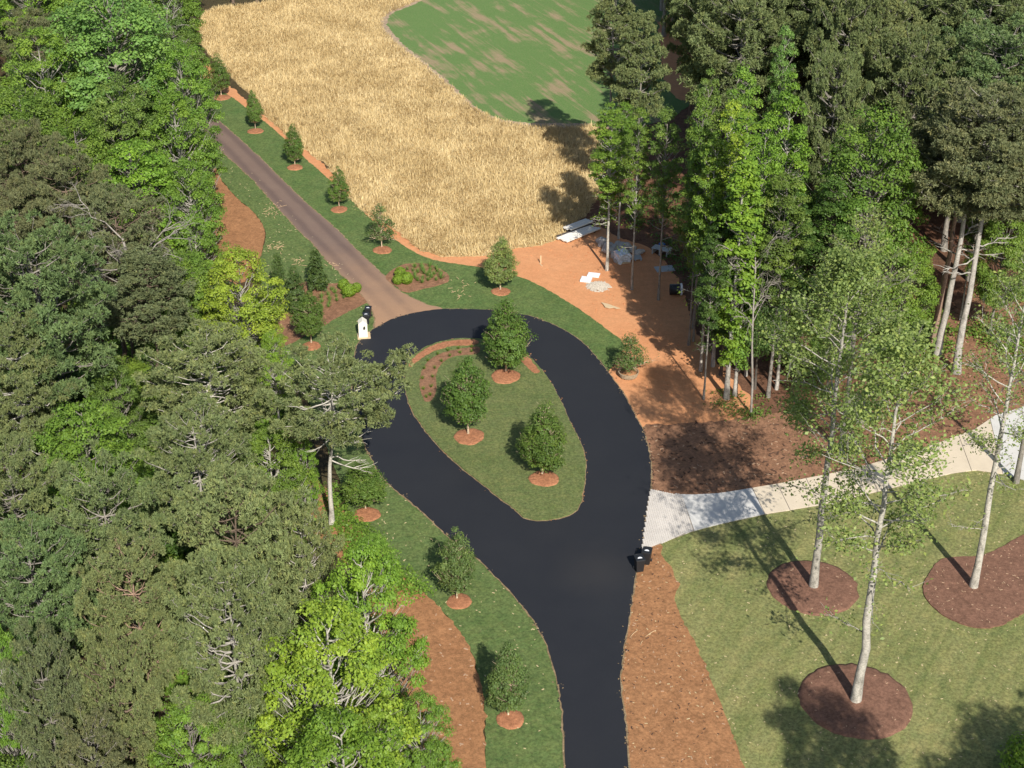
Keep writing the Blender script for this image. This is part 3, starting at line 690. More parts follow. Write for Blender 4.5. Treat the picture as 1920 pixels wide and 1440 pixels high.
TINT = dict(
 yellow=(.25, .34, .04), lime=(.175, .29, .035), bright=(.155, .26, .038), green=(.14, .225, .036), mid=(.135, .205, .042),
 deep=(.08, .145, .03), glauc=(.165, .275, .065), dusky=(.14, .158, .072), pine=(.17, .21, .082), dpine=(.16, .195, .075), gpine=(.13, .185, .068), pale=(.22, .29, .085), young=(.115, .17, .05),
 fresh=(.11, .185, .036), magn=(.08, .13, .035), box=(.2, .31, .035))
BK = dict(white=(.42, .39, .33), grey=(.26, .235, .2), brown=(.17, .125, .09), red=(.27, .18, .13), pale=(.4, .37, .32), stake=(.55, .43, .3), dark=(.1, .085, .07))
cnt = {}
def plant(sp, x, y, H, Rw, tint, bark, label=None, group=None, name=None, cat='tree', z=0, rz=None, tilt=(0, 0), var=None):
    lst = K[sp]; i = cnt.get(sp, 0) if var is None else var; cnt[sp] = cnt.get(sp, 0)+1; k = lst[i % len(lst)]
    nm = name or {'pine': 'pine_tree', 'pinetall': 'pine_tree', 'pinethin': 'pine_tree', 'pinelean': 'pine_tree', 'bare': 'bare_tree', 'airy': 'poplar_tree', 'young': 'young_tree', 'youngthin': 'young_tree', 'cone': 'magnolia_tree', 'bush': 'bush'}.get(sp, 'broadleaf_tree')
    root = empty(nm, (x, y, z), random.uniform(0, 6.28) if rz is None else rz, label, cat, group)
    root.rotation_euler = (tilt[0], tilt[1], root.rotation_euler[2]); root.rotation_mode = 'XYZ'
    s = Rw/k['R']; root.scale = (s, s, H/k['H'])
    t = bpy.data.objects.new('trunk', k['trunk']); link(t, root); b = BK[bark]; f = random.uniform(.85, 1.15); t.color = (b[0]*f, b[1]*f, b[2]*f, 1)
    if k['crown']:
        c = bpy.data.objects.new('crown', k['crown']); link(c, root); b = TINT[tint]; f = random.uniform(.9, 1.1)
        c.color = (b[0]*f*random.uniform(.94, 1.06), b[1]*f, b[2]*f, 1)
    return root
occ = []
def crown(u, v, rpx, sp, tint, bark, H, label, group=None, var=None, rz=None, keep=True):
    """a tree whose crown centre shows at (u, v) and is rpx wide each way"""
    if sp == 'pine': H *= random.uniform(.86, 1.12); rpx *= .89
    if sp == 'slim': rpx *= .86
    k = K[sp][0]; cz = k['cz']*H/k['H']; x, y = G(u, v, cz); Rw = rpx/scale_at(x, y, cz)
    if keep: occ.append((x, y, Rw))
    return plant(sp, x, y, H, Rw, tint, bark, label, group, var=var, rz=rz)
def footed(u, v, H, Rw, sp, tint, bark, label, group=None, tilt=(0, 0), var=None, rz=None, z=0):
    x, y = G(u, v); occ.append((x, y, Rw))
    return plant(sp, x, y, H, Rw, tint, bark, label, group, tilt=tilt, var=var, rz=rz, z=z)

LW = 'trees of the left wood'; RW = 'trees of the right wood'
for a in [
 (60, 18, 80, 'yellow', 'lime', 'grey', 14, 'lime green broadleaf tree at the very top left of the wood'),
 (75, 115, 78, 'pine', 'dusky', 'brown', 14, 'dull dusky pine below the lime tree of the top left corner'),
 (215, 110, 125, 'broad', 'glauc', 'grey', 18, 'largest blue-green oak of the upper left wood with silvery highlights'),
 (150, 15, 70, 'broad', 'bright', 'grey', 13, 'bright green tree behind the big blue-green oak, cut by the top edge'),
 (245, 12, 62, 'broad', 'mid', 'grey', 13, 'mid green tree behind the big blue-green oak on its right side'),
 (318, 22, 55, 'broad', 'green', 'grey', 13, 'green tree behind the bare twigs at the top of the wood'),
 (85, 180, 92, 'yellow', 'bright', 'pale', 15, 'rounded bright green tree left of the big blue-green oak'),
 (330, 120, 58, 'broad', 'mid', 'grey', 12, 'mid green rounded tree beside the wheat, right of the big oak'),
 (345, 195, 70, 'yellow', 'bright', 'pale', 14, 'bright green tree whose crown reaches over the old drive'),
 (50, 275, 85, 'broad', 'green', 'pale', 13, 'green tree with a pale curved trunk at the left edge'),
 (150, 320, 75, 'broad', 'green', 'grey', 12, 'green tree behind the dusky pines, over a dark gap'),
 (235, 255, 75, 'broad', 'mid', 'grey', 14, 'darker green tree in front of the big blue-green oak'),
 (335, 290, 85, 'yellow', 'bright', 'pale', 13, 'bright green tree leaning out over the old drive bend'),
 (255, 385, 110, 'fine', 'lime', 'grey', 12, 'broad yellow-green tree above the dusky pines'),
 (360, 400, 68, 'yellow', 'bright', 'pale', 11, 'small bright tree with pale trunks beside the upper pine straw bed'),
 (380, 150, 32, 'youngthin', 'mid', 'grey', 8, 'small twiggy tree between the wood and the first roadside tree'),
 (45, 340, 85, 'pine', 'dusky', 'brown', 14, 'dusky pine with bare brown twigs at the left edge of the picture'),
 (130, 400, 95, 'pine', 'dusky', 'brown', 13, 'dusky pine in front of the broad yellow-green tree'),
 (225, 475, 100, 'pine', 'dusky', 'brown', 13, 'dusky pine left of the small bright tree by the straw bed'),
 (35, 455, 85, 'pine', 'dusky', 'brown', 13, 'dusky pine behind the layered dark pine at the left edge'),
 (75, 600, 160, 'pine', 'gpine', 'grey', 16, 'largest dark layered pine at the left edge, halfway down'),
 (30, 720, 95, 'pine', 'pine', 'pale', 13, 'layered pine directly below the largest dark pine at the left edge'),
 (280, 555, 75, 'pinethin', 'dusky', 'brown', 12, 'thin dusky pine among the dead twiggy trees'),
 (350, 565, 62, 'broad', 'green', 'grey', 10, 'small green tree behind the dead twiggy trees'),
 (300, 640, 50, 'broad', 'deep', 'grey', 7, 'low deep green tree in the gap beside the dead trees'),
 (455, 575, 90, 'yellow', 'yellow', 'pale', 11, 'bright yellow-green tree left of the magnolias'),
 (515, 690, 42, 'yellow', 'lime', 'pale', 7, 'small yellow-green tree between the magnolias and the leaning pine'),
 (395, 735, 130, 'pine', 'pine', 'white', 13, 'spreading pine with long bare white lower branches'),
 (170, 885, 108, 'fine', 'bright', 'grey', 11, 'dense bright green feathery tree among the grey-green pines'),
 (225, 775, 62, 'fine', 'mid', 'grey', 8, 'small mid green tree above the dense feathery tree'),
 (30, 960, 95, 'pine', 'pine', 'grey', 13, 'pine at the left edge beside the dense feathery tree'),
 (375, 905, 115, 'pine', 'pine', 'pale', 13, 'rounded pine below the pine with the long white branches'),
 (510, 890, 70, 'yellow', 'green', 'pale', 8, 'low green tree with red soil showing beside it'),
 (568, 885, 34, 'yellow', 'lime', 'pale', 7, 'loose yellow-green shrub tree above the straw beside the leaning pine'),
 (205, 1020, 115, 'pine', 'pine', 'grey', 13, 'pine directly below the dense feathery tree'),
 (450, 1060, 140, 'pine', 'pine', 'brown', 14, 'widest pine of the lower left wood'),
 (572, 1090, 80, 'pine', 'pine', 'pale', 11, 'pine at the wood edge opposite the first roadside tree of the lower road'),
 (70, 1130, 125, 'pine', 'gpine', 'grey', 14, 'dark pine at the left edge above the lower left corner'),
 (260, 1165, 110, 'pine', 'pine', 'red', 14, 'pine with a forked reddish trunk in the lower left wood'),
 (440, 1230, 130, 'pine', 'pine', 'pale', 14, 'pine with pale forked trunks beside the big yellow-green tree'),
 (95, 1345, 82, 'pine', 'dusky', 'grey', 12, 'rounded dusky pine near the lower left corner'),
 (12, 1310, 60, 'yellow', 'bright', 'pale', 11, 'bright green broadleaf tree cut by the left edge near the bottom'),
 (225, 1340, 85, 'pine', 'pine', 'brown', 12, 'pine between the rounded dusky pine and the low bright tree'),
 (360, 1420, 90, 'yellow', 'bright', 'grey', 9, 'low bright green tree at the bottom edge under the pines'),
 (470, 1400, 60, 'broad', 'mid', 'grey', 9, 'mid green tree at the bottom edge left of the yellow-green tree'),
 (685, 1190, 115, 'yellow', 'lime', 'pale', 13, 'green rounded tree behind the big yellow-green tree'),
 (625, 1330, 150, 'yellow', 'yellow', 'pale', 14, 'big yellow-green tree in the foreground left of the straw strip'),
 (790, 1400, 68, 'yellow', 'bright', 'pale', 8, 'green tree at the bottom edge reaching over the straw strip'),
 (700, 1050, 46, 'fine', 'bright', 'grey', 4, 'feathery green bush at the lower straw bed'),
 (180, 1470, 90, 'pine', 'dusky', 'grey', 12, 'dusky pine cut by the bottom edge in the left corner'),
 (650, 1520, 150, 'yellow', 'lime', 'pale', 13, 'lime tree cut by the bottom edge below the big yellow-green tree'),
]: crown(*a, group=LW)
occ_left = len(occ)
# landmark: pine leaning over the loop
footed(622, 985, 11.1, 4.1, 'pinelean', 'pine', 'white', 'pine with a bare white trunk leaning over the dark loop road', LW, tilt=(0, .02), rz=.1)
footed(275, 738, 12.5, 3.3, 'bare', 'mid', 'grey', 'dead grey twiggy tree with its foot in a green gap', LW, var=0)
footed(228, 700, 12, 3.4, 'bare', 'mid', 'brown', 'dead brown twiggy tree left of the grey dead one', LW, var=1)
footed(365, 100, 10, 1.3, 'column', 'bright', 'pale', 'slender young tree at the upper left corner of the wheat', LW)
crown(315, 65, 28, 'bare', 'mid', 'white', 11, 'bare white twigged tree behind the wood at the top', LW)
crown(50, 400, 40, 'bare', 'mid', 'brown', 10, 'bare brown twiggy tree at the left edge among dusky pines', LW)

for a in [
 (1150, 70, 50, 'pinethin', 'pine', 'grey', 19, 'tall thin grey-green pine nearest the green field'),
 (1203, 130, 48, 'pinethin', 'pine', 'grey', 18, 'second thin grey-green pine from the green field, lower than the first'),
 (1145, 285, 52, 'slim', 'bright', 'white', 14, 'bright leafy tree with a white trunk at the corner of the wheat'),
 (1195, 300, 40, 'slim', 'green', 'pale', 15, 'green slim tree just behind the bright one at the wheat corner'),
 (1305, 12, 62, 'pine', 'dpine', 'brown', 19, 'dark pine at the top edge left of the red soil gap'),
 (1465, 160, 34, 'slim', 'glauc', 'pale', 19, 'pale blue-green slim tree standing out of the dark pines'),
 (1322, 275, 50, 'slim', 'mid', 'grey', 20, 'grey-green slim tree at the left of the bright tall trees'),
 (1312, 320, 44, 'slim', 'green', 'grey', 19, 'green slim tree in front of the grey-green slim tree'),
 (1388, 262, 52, 'slim', 'bright', 'pale', 21, 'bright pointed tree at the back of the tall bright trees'),
 (1474, 292, 58, 'slim', 'lime', 'pale', 21, 'tallest bright pointed tree at the right of the bright group'),
 (1362, 335, 62, 'slim', 'yellow', 'pale', 20, 'yellow-green tree in the front of the tall bright trees'),
 (1428, 350, 52, 'slim', 'lime', 'pale', 20, 'lime green tree between the yellow-green tree and the fine-leaved tree'),
 (1335, 380, 52, 'slim', 'bright', 'white', 18, 'bright tree with hanging leaves left of the yellow-green tree'),
 (1625, 395, 112, 'oval', 'green', 'grey', 19, 'wide oval fine-leaved tree behind the pale poplar'),
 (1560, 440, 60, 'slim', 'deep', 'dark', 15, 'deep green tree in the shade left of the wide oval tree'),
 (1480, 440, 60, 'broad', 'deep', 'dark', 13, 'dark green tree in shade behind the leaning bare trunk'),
 (1322, 395, 52, 'broad', 'mid', 'grey', 12, 'mid green tree in the shade right of the site rubbish'),
 (1248, 300, 42, 'slim', 'mid', 'grey', 16, 'mid green tree behind the two white-trunked corner trees'),
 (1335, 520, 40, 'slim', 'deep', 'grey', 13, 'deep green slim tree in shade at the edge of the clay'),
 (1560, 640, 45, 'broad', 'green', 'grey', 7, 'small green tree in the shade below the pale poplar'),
 (1470, 600, 42, 'broad', 'mid', 'grey', 8, 'small mid green tree beside the leaning bare trunk'),
 (1700, 520, 60, 'broad', 'bright', 'grey', 9, 'low bright tree in front of the tall pine trunks'),
 (1880, 480, 60, 'broad', 'green', 'grey', 10, 'green tree behind the right-hand pine trunks'),
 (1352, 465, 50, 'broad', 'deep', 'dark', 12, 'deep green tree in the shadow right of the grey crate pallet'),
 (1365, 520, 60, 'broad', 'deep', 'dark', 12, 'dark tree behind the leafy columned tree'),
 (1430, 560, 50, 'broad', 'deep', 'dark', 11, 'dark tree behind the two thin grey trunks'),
 (1585, 150, 85, 'pine', 'dpine', 'grey', 19, 'dark pine behind the wide oval tree, right of the pale blue-green slim tree'),
 (1560, 245, 70, 'pine', 'dpine', 'grey', 17, 'dark pine filling the gap right of the tallest bright pointed tree'),
 (1910, 60, 45, 'slim', 'bright', 'pale', 19, 'bright green tree in the top right corner'),
]: crown(*a, group=RW)
footed(1362, 748, 21, 1.6, 'column', 'lime', 'white', 'leafy columned tree with a white trunk at the clay edge', RW)
footed(1378, 742, 17, 1.3, 'column', 'bright', 'pale', 'leafy columned tree leaning on the white-trunked one', RW)
footed(1440, 745, 17, 2.0, 'slim', 'mid', 'grey', 'thin trunked tree right of the leaning bare trunk', RW)
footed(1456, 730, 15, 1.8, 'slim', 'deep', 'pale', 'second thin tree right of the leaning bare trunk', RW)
footed(1408, 778, 13.5, 1.6, 'bare', 'mid', 'grey', 'leaning bare grey trunk with a few snapped twigs', RW, tilt=(0, .16))
footed(1160, 448, 12, 1.4, 'slim', 'bright', 'white', 'small leafy tree with a white trunk behind the stones', RW)
footed(1140, 440, 11, 1.1, 'column', 'bright', 'grey', 'thin leafy tree beside the white board stack', RW)
footed(1300, 640, 17, 1.2, 'slim', 'mid', 'grey', 'thin grey trunk standing in shade at the clay edge', RW)
footed(1410, 690, 16, 1.2, 'slim', 'mid', 'grey', 'thin trunk in deep shade right of the leafy columns', RW)
footed(1745, 640, 19, 4.3, 'pinetall', 'dusky', 'red', 'pine with the thickest reddish trunk on the right slope', RW, tilt=(0, .06))
footed(1757, 668, 19.5, 4.3, 'pinetall', 'dusky', 'pale', 'pine with a pale trunk just in front of the reddish one', RW, tilt=(0, .05))
footed(1793, 700, 20, 4.5, 'pinetall', 'dusky', 'pale', 'nearest pine on the right slope with a straight pale trunk', RW, tilt=(0, .12))
footed(1800, 600, 12, 1.0, 'slim', 'mid', 'pale', 'thin pale young trunk between the tall pines on the slope', RW)
# tall poplars on the lawn
footed(1604, 1316, 21.5, 4.2, 'airy', 'pale', 'white', 'tall pale poplar in the nearest round mulch bed on the lawn', 'tall poplars on the lawn', var=0, z=.1, tilt=(0, .0), rz=1.0)
footed(1525, 1102, 21.0, 3.9, 'airy', 'pale', 'white', 'tall pale poplar in the smaller round mulch bed', 'tall poplars on the lawn', var=1, z=.1, rz=4)
footed(1825, 1102, 20.5, 3.6, 'airy', 'pale', 'white', 'tall pale poplar in the large mulch bed at the right edge', 'tall poplars on the lawn', var=2, z=.1, rz=2.)
footed(1576, 850, 17, 3.4, 'airy', 'pale', 'grey', 'poplar with a stout trunk above the concrete drive', RW, var=2, rz=.5)
footed(1905, 905, 15, 3.0, 'airy', 'glauc', 'grey', 'sparse tree beside the concrete at the right edge', RW, var=2, rz=.5)
# packed pines behind (nothing tells these apart)
def fill(poly, sp_of, spacing, n, seed, Hr, group, label, tries=6000):
    rnd = random.Random(seed); p = np.array(poly); lo, hi = p.min(0), p.max(0); k = 0; mine = []
    for _ in range(tries):
        if k >= n: break
        x, y = rnd.uniform(lo[0], hi[0]), rnd.uniform(lo[1], hi[1])
        if not inside(np.array([[x, y]]), poly)[0]: continue
        if any(math.hypot(x-a, y-b) < spacing*.5+c*.5 for a, b, c in occ) or any(math.hypot(x-a, y-b) < spacing for a, b in mine): continue
        if y > 120 and abs(960+FPX*x/(y*cos(PITCH)+41*sin(PITCH))-1263) < 75 and y < 168: continue
        mine.append((x, y)); sp, ti, bk, rr = sp_of(rnd); H = rnd.uniform(*Hr)
        plant(sp, x, y, H, rr*rnd.uniform(.85, 1.15), ti, bk, label, group); k += 1
RB = [G(1195,215), G(1235,70), G(1190,-70), G(2500,-90), G(2500,420), G(2010,640), G(1890,560), G(1650,520), G(1500,420), G(1300,430)]
fill(RB, lambda r: (r.choice(('pine', 'pinetall')), r.choice(('dpine', 'dpine', 'gpine')), 'grey', 4.4), 4.4, 210, 3, (18, 21), 'packed dark pines of the upper right wood', 'dark pine in the packed pine wood at the upper right')
LB = [G(420,-15), G(300,60), G(330,230), G(400,330), G(360,560), G(240,700), G(-100,760), G(-700,300), G(-500,-90), G(420,-90)]
fill(LB, lambda r: (r.choice(('broad', 'fine', 'pine')), r.choice(('green', 'mid', 'deep')), 'grey', 3.3), 5.6, 70, 5, (8, 10.5), 'lower trees filling the upper left wood', 'lower green tree between the taller crowns of the upper left wood')
LC = [G(240,760), G(380,760), G(430,850), G(430,1000), G(480,1150), G(380,1440), G(350,1800), G(-500,1800), G(-500,800)]
fill(LC, lambda r: (r.choice(('fine', 'broad')), r.choice(('green', 'mid', 'deep')), 'grey', 2.6), 4.6, 45, 6, (5, 7), 'lower trees filling the lower left wood', 'low leafy tree deep between the pines of the lower left wood')
# far row beyond the wheat and the meadow, only feet in view
for i, u in enumerate((437, 482, 518, 560, 600)):
    x, y = G(u, (6, 5, 2, -8, -12)[i]); plant('pine', x, y, 18, 3.6, 'dpine', 'brown', 'pine of which only the foot shows beyond the wheat', 'pines beyond the wheat')
# trees outside the frame whose shade falls on the near lawn
for x, y, sp, tn, h in ((21.8, 39.2, 'oval', 'green', 22), (29.5, 41.5, 'oval', 'mid', 18), (27.5, 38.5, 'broad', 'green', 18), (34.5, 43.5, 'pine', 'pine', 17)):
    plant(sp, x, y, h, 3.9, tn, 'grey', 'tree outside the lower right corner shading the lawn', 'shade trees outside the lower right corner')
plant('bush', *G(1925, 1455), 2.2, 1.5, 'lime', 'pale', 'leafy sprig at the bottom right corner of the lawn', name='bush', cat='bush', var=0)

# planted young trees with straw rings
YG = 'young planted trees with straw rings'
def young(u, v, top, wpx, sp, tint, label, z0=.07, ring=None, bark='stake', zr=.0):
    x, y = G(u, v); s = scale_at(x, y, 1.5); wv = s*math.cos(math.atan2(CAM_H, y)); H = (v-top)/wv*1.02
    plant(sp, x, y, H, wpx/2/s, tint, bark, label, YG, z=z0)
    if ring: ellipse_mound('straw_ring', ring[0], ring[1], ring[2], M['ring'], z0-.01, .07, .06)
young(949, 700, 568, 98, 'young', 'fresh', 'largest young tree at the top of the teardrop island', .16, (948, 709, 28))
young(878, 818, 672, 96, 'young', 'fresh', 'young tree in the middle of the teardrop island', .16, (880, 822, 29))
young(1017, 893, 765, 96, 'young', 'fresh', 'young tree lowest and rightmost on the island', .16, (1020, 901, 28))
young(938, 545, 450, 70, 'young', 'pale', 'yellowing young tree on the verge beside the clay', .07, (939, 548, 18))
young(716, 465, 385, 58, 'youngthin', 'young', 'thin young tree on the verge nearest the oval bed', .07, (717, 470, 18))
young(636, 388, 315, 44, 'young', 'fresh', 'young tree next above the thin one in the verge row', .07, (636, 394, 16))
young(553, 310, 236, 40, 'young', 'fresh', 'young tree midway along the verge row, with two on either side', .07, (553, 315, 15))
young(479, 243, 172, 34, 'young', 'fresh', 'slender young tree where the old drive meets the wood', .07, (479, 247, 15))
young(415, 180, 106, 44, 'young', 'fresh', 'farthest young tree of the verge row next to the wood', .07, (416, 184, 16))
young(686, 955, 868, 92, 'young', 'fresh', 'young tree in the shade right of the white leaning pine trunk', .06, (688, 966, 25))
young(857, 1124, 995, 82, 'young', 'young', 'young tree on the lower verge where the road leaves the loop', .06, (861, 1129, 24))
young(953, 1343, 1213, 84, 'young', 'young', 'nearest young tree on the verge by the bottom edge', .06, (957, 1350, 27))
young(584, 645, 545, 66, 'young', 'fresh', 'young tree in front of the magnolias beside the mailbox', .07, (584, 650, 18))
young(1179, 703, 632, 74, 'youngthin', 'young', 'balled young tree waiting in a basket at the clay edge', .12)
young(525, 560, 478, 34, 'cone', 'magn', 'leftmost slim magnolia of the brown bed', .1); young(557, 588, 503, 46, 'cone', 'magn', 'magnolia in the middle of the brown bed', .1); young(596, 547, 470, 40, 'cone', 'magn', 'magnolia nearest the old drive', .1)
for o in bpy.data.objects:
    if o.name.startswith('magnolia_tree'): o['group'] = 'magnolias in the brown bed'
# root basket of the unplanted tree
x, y = G(1178, 706); bk_ = empty('root_basket', (x, y, .05), 0, 'woven tan root basket under the unplanted tree at the clay edge', 'basket')
V, F = [], []
for k in range(3): tube(V, F, [(cos(a)*(.62+.04*k), sin(a)*(.62+.04*k), .1+.13*k) for a in np.linspace(0, 2*pi, 25)], [.045]*25, 5)
for k in range(16): a = k*pi/8; tube(V, F, [(cos(a)*.6, sin(a)*.6, 0), (cos(a)*.72, sin(a)*.72, .42)], [.03, .03], 4)
obj('basket_weave', py_mesh('basket_weave', V, F, M['brown'], True), bk_)
V = [(0, 0, .38)]+[(cos(i*pi/8)*.58, sin(i*pi/8)*.58, .3) for i in range(16)]+[(cos(i*pi/8)*.52, sin(i*pi/8)*.52, 0) for i in range(16)]
F = [(0, 1+i, 1+(i+1) % 16) for i in range(16)]+[(1+i, 17+i, 17+(i+1) % 16, 1+(i+1) % 16) for i in range(16)]
obj('root_ball', py_mesh('root_ball', V, F, M['straw'], True), bk_)

# clipped ball shrubs
PB = puffball()
for u, v, r_, lab in ((645, 540, 9, 'rear clipped ball shrub of the three left of the old drive'), (655, 553, 11, 'largest clipped ball shrub, left of the old drive'), (669, 545, 8, 'smallest clipped ball shrub, nearest the old drive edge'),
                 (751, 518, 9, 'rear clipped ball shrub in the oval bed'), (746, 530, 8, 'left clipped ball shrub in the oval bed'), (763, 529, 10, 'right clipped ball shrub in the oval bed')):
    x, y = G(u, v+4); s = 2.5*r_/scale_at(x, y, 0); o = empty('ball_shrub', (x, y, .1), random.random()*6, lab, 'shrub', 'clipped ball shrubs'); o.scale = (s, s, s*.95)
    c = obj('foliage', PB, o); c.color = (*TINT['box'], 1)
# perennials
def tuft_mesh():
    r = np.random.default_rng(3); n = 46; a = r.uniform(0, 6.28, n); ln = r.uniform(.15, 1., n); l = r.uniform(.25, .5, n)
    d = np.stack([np.cos(a)*np.sin(ln), np.sin(a)*np.sin(ln), np.cos(ln)], 1); s = np.stack([-np.sin(a), np.cos(a), 0*a], 1)*.016
    b = d*0.03; V = np.stack([b-s, b+s, b+d*l[:, None]], 1).reshape(-1, 3); F = np.arange(n*3).reshape(-1, 3)
    return np_mesh('tuft', V, F, M['leaf'], np.repeat(r.uniform(.2, 1, n), 3))
TM = tuft_mesh()
def tufts(poly, n, sp, tint, lab, grp, z, sc, avoid=(), seed=1):
    rnd = random.Random(seed); p = np.array(poly); lo, hi = p.min(0), p.max(0); got = []; t = 0
    while len(got) < n and t < 8000:
        t += 1; x, y = rnd.uniform(lo[0], hi[0]), rnd.uniform(lo[1], hi[1])
        if not inside(np.array([[x, y]]), poly)[0] or any(math.hypot(x-a, y-b) < sp for a, b in got) or any(math.hypot(x-a, y-b) < r for a, b, r in avoid): continue
        got.append((x, y)); o = obj('grass_clump', TM, label=lab, category='plant', group=grp); o.location = (x, y, z); k = sc*rnd.uniform(.8, 1.25); o.scale = (k, k, k); o.rotation_euler[2] = rnd.random()*6; o.color = (*TINT[tint], 1)
tufts(smooth(PX([(770,505),(785,500),(807,502),(828,513),(834,522),(815,530),(790,534),(776,530),(776,515),(762,510)]), .3, 0), 70, .48, 'glauc', 'small grey-green clump planted in the oval bed by the old drive', 'clumps in the oval bed', .09, 1.25, seed=2)
tufts(smooth(PX([(590,575),(600,560),(625,545),(640,550),(645,565),(625,572),(608,590),(592,600)]), .3, 0), 28, .6, 'glauc', 'small grey-green clump planted in the magnolia bed', 'clumps in the magnolia bed', .09, 1.15, seed=3)
for row, pts in enumerate(([(885,656),(860,658),(840,662),(820,669),(803,681),(795,696),(792,715),(794,735),(800,750)], [(885,664),(862,667),(845,672),(828,682),(816,695),(811,712),(809,730),(807,746)])):
    q = smooth(PX(pts), .75, .03, False)
    for x, y in q[::1]:
        o = obj('grass_clump', TM, label='small green clump in the two curved rows of the island bed', category='plant', group='clumps in the island bed'); o.location = (x, y, .165); o.scale = (.8,)*3; o.rotation_euler[2] = random.random()*6; o.color = (*TINT['green'], 1)

# ------------------------------------------------------------ undergrowth, litter
def undergrowth(name, poly, n, tint, seed, hmax=.9, leaf=.17, mask=.0):
    r = np.random.default_rng(seed); p = np.array(poly); lo, hi = p.min(0), p.max(0)
    q = r.uniform(lo, hi, (n*3, 2)); q = q[inside(q, poly)]; q = q[field_noise(q[:, 0], q[:, 1], 2.2)+r.normal(0, .15, len(q)) > mask][:n]
    m = 55; c = np.repeat(q, m, 0); d = r.normal(size=(len(c), 3))*np.array([.42, .42, .0]); P = np.zeros((len(c), 3)); P[:, :2] = c+d[:, :2]
    hh = np.repeat(r.uniform(.25, hmax, len(q)), m); P[:, 2] = hh*np.exp(-(d[:, 0]**2+d[:, 1]**2)*1.8)*r.uniform(.6, 1, len(c))+.02
    V, F = leaf_quads(P, r.normal(0, .45, (len(c), 3))+np.array([0, 0, 1]), leaf, r)
    o = obj(name, np_mesh(name, V, F, M['leaf'], np.repeat(np.clip(.5+r.normal(0, .2, len(c)), 0, 1), 4))); o['kind'] = 'stuff'; o.color = (*TINT[tint], 1)
UL = PX([(-50,700),(250,640),(480,640),(530,760),(560,900),(600,1010),(700,1120),(640,1440),(-50,1440)])
undergrowth('undergrowth', UL, 1500, 'bright', 1, .9, .17, -.1)
UL2 = PX([(-50,150),(370,150),(395,300),(395,520),(505,600),(500,660),(250,640),(-50,700)])
undergrowth('undergrowth', UL2, 900, 'green', 2)
UM = PX([(620,900),(650,960),(700,1010),(780,1095),(800,1120),(760,1115),(690,1060),(620,1000)])
undergrowth('undergrowth', UM, 160, 'bright', 4, .5, .13, -1)
UR = PX([(1280,330),(1500,420),(1700,560),(1920,560),(1920,700),(1650,700),(1480,740),(1340,620),(1300,500)])
undergrowth('undergrowth', UR, 650, 'green', 3, .8, .17, .18)
UR3 = PX([(1150,400),(1200,330),(1300,330),(1380,560),(1340,620),(1290,540),(1240,455)])
undergrowth('undergrowth', UR3, 90, 'deep', 8, .6, .15, .0)
UR2 = PX([(1690,590),(1725,600),(1745,640),(1720,640),(1700,625)])
undergrowth('undergrowth', UR2, 60, 'bright', 6, .3, .12, -1)
UE = PX([(1345,735),(1400,752),(1470,735),(1480,760),(1400,790),(1350,770)])
undergrowth('undergrowth', UE, 16, 'mid', 7, .3, .12, -.2)

# ------------------------------------------------------------ mailbox, bins
def prism(name, pts, y0, y1, mat, parent, bev=.012):
    n = len(pts); V = [(x, y0, z) for x, z in pts]+[(x, y1, z) for x, z in pts]
    F = [tuple(range(n)), tuple(range(2*n-1, n-1, -1))]+[(i, i+n, (i+1) % n+n, (i+1) % n) for i in range(n)]
    o = obj(name, py_mesh(name, V, F, mat), parent)
    if bev: m = o.modifiers.new('b', 'BEVEL'); m.width = bev; m.segments = 2
    return o
x, y = G(681, 631); mb = empty('mailbox_pillar', (x, y, .06), R_(8), 'cream stucco mailbox pillar with a peaked top at the road corner', 'mailbox')
prism('pillar', [(-.33, 0), (.33, 0), (.33, 1.15), (0, 1.42), (-.33, 1.15)], -.36, .36, M['stucco'], mb, .02)
prism('mail_door', [(.04, .68), (.15, .72), (.18, .84), (.13, .97), (.05, .94), (.01, .8)], -.385, -.355, M['black'], mb, 0)
box('footing', (.05, -.05, .03), (.95, 1.0, .07), M['timber'], mb)
def bin_(u, v, rz, label, k=.9):
    x, y = G(u, v); b = empty('wheeled_bin', (x, y, .09), rz, label, 'bin', 'black wheeled bins'); b.scale = (k, k, k)
    box('body', (0, 0, .52), (.58, .66, .92), M['black'], b, taper=.8, bev=.03)
    V, F = [], []; bm_box(V, F, (0, .0, 1.02), (.63, .72, .07)); o = obj('lid', py_mesh('lid', V, F, M['black']), b); m = o.modifiers.new('b', 'BEVEL'); m.width = .025; m.segments = 2
    V = [(0, -.13, 1.062)]+[(cos(t)*.15, -.13+sin(t)*.16, 1.062) for t in np.linspace(0, pi, 13)]
    V2 = [(a, b_, c-.006) for a, b_, c in V]; n = len(V)
    obj('lid_emblem', py_mesh('lid_emblem', V+V2, [tuple(range(n)), tuple(range(2*n-1, n-1, -1))]+[(i, i+n, (i+1) % n+n, (i+1) % n) for i in range(n)], M['white']), b)
    V, F = [], []; tube(V, F, [(-.22, .36, .98), (-.2, .44, .99), (.2, .44, .99), (.22, .36, .98)], [.02]*4, 6); obj('handle', py_mesh('handle', V, F, M['black'], True), b)
    for s in (-1, 1):
        V, F = [], []; tube(V, F, [(s*.25, .3, .1), (s*.26, .3, .1), (s*.31, .3, .1), (s*.32, .3, .1)], [.02, .11, .11, .02], 16); obj('wheel', py_mesh('wheel', V, F, M['black'], True), b)
bin_(1198, 1072, R_(12)+0, 'black wheeled bin nearer the bottom of the two at the paver apron'); bin_(1212, 1058, R_(-15), 'black wheeled bin touching the paver apron corner')
bin_(687, 609, R_(10), 'black wheeled bin right behind the cream mailbox pillar', .8); bin_(691, 597, R_(-5), 'black wheeled bin behind the other one at the mailbox', .8)

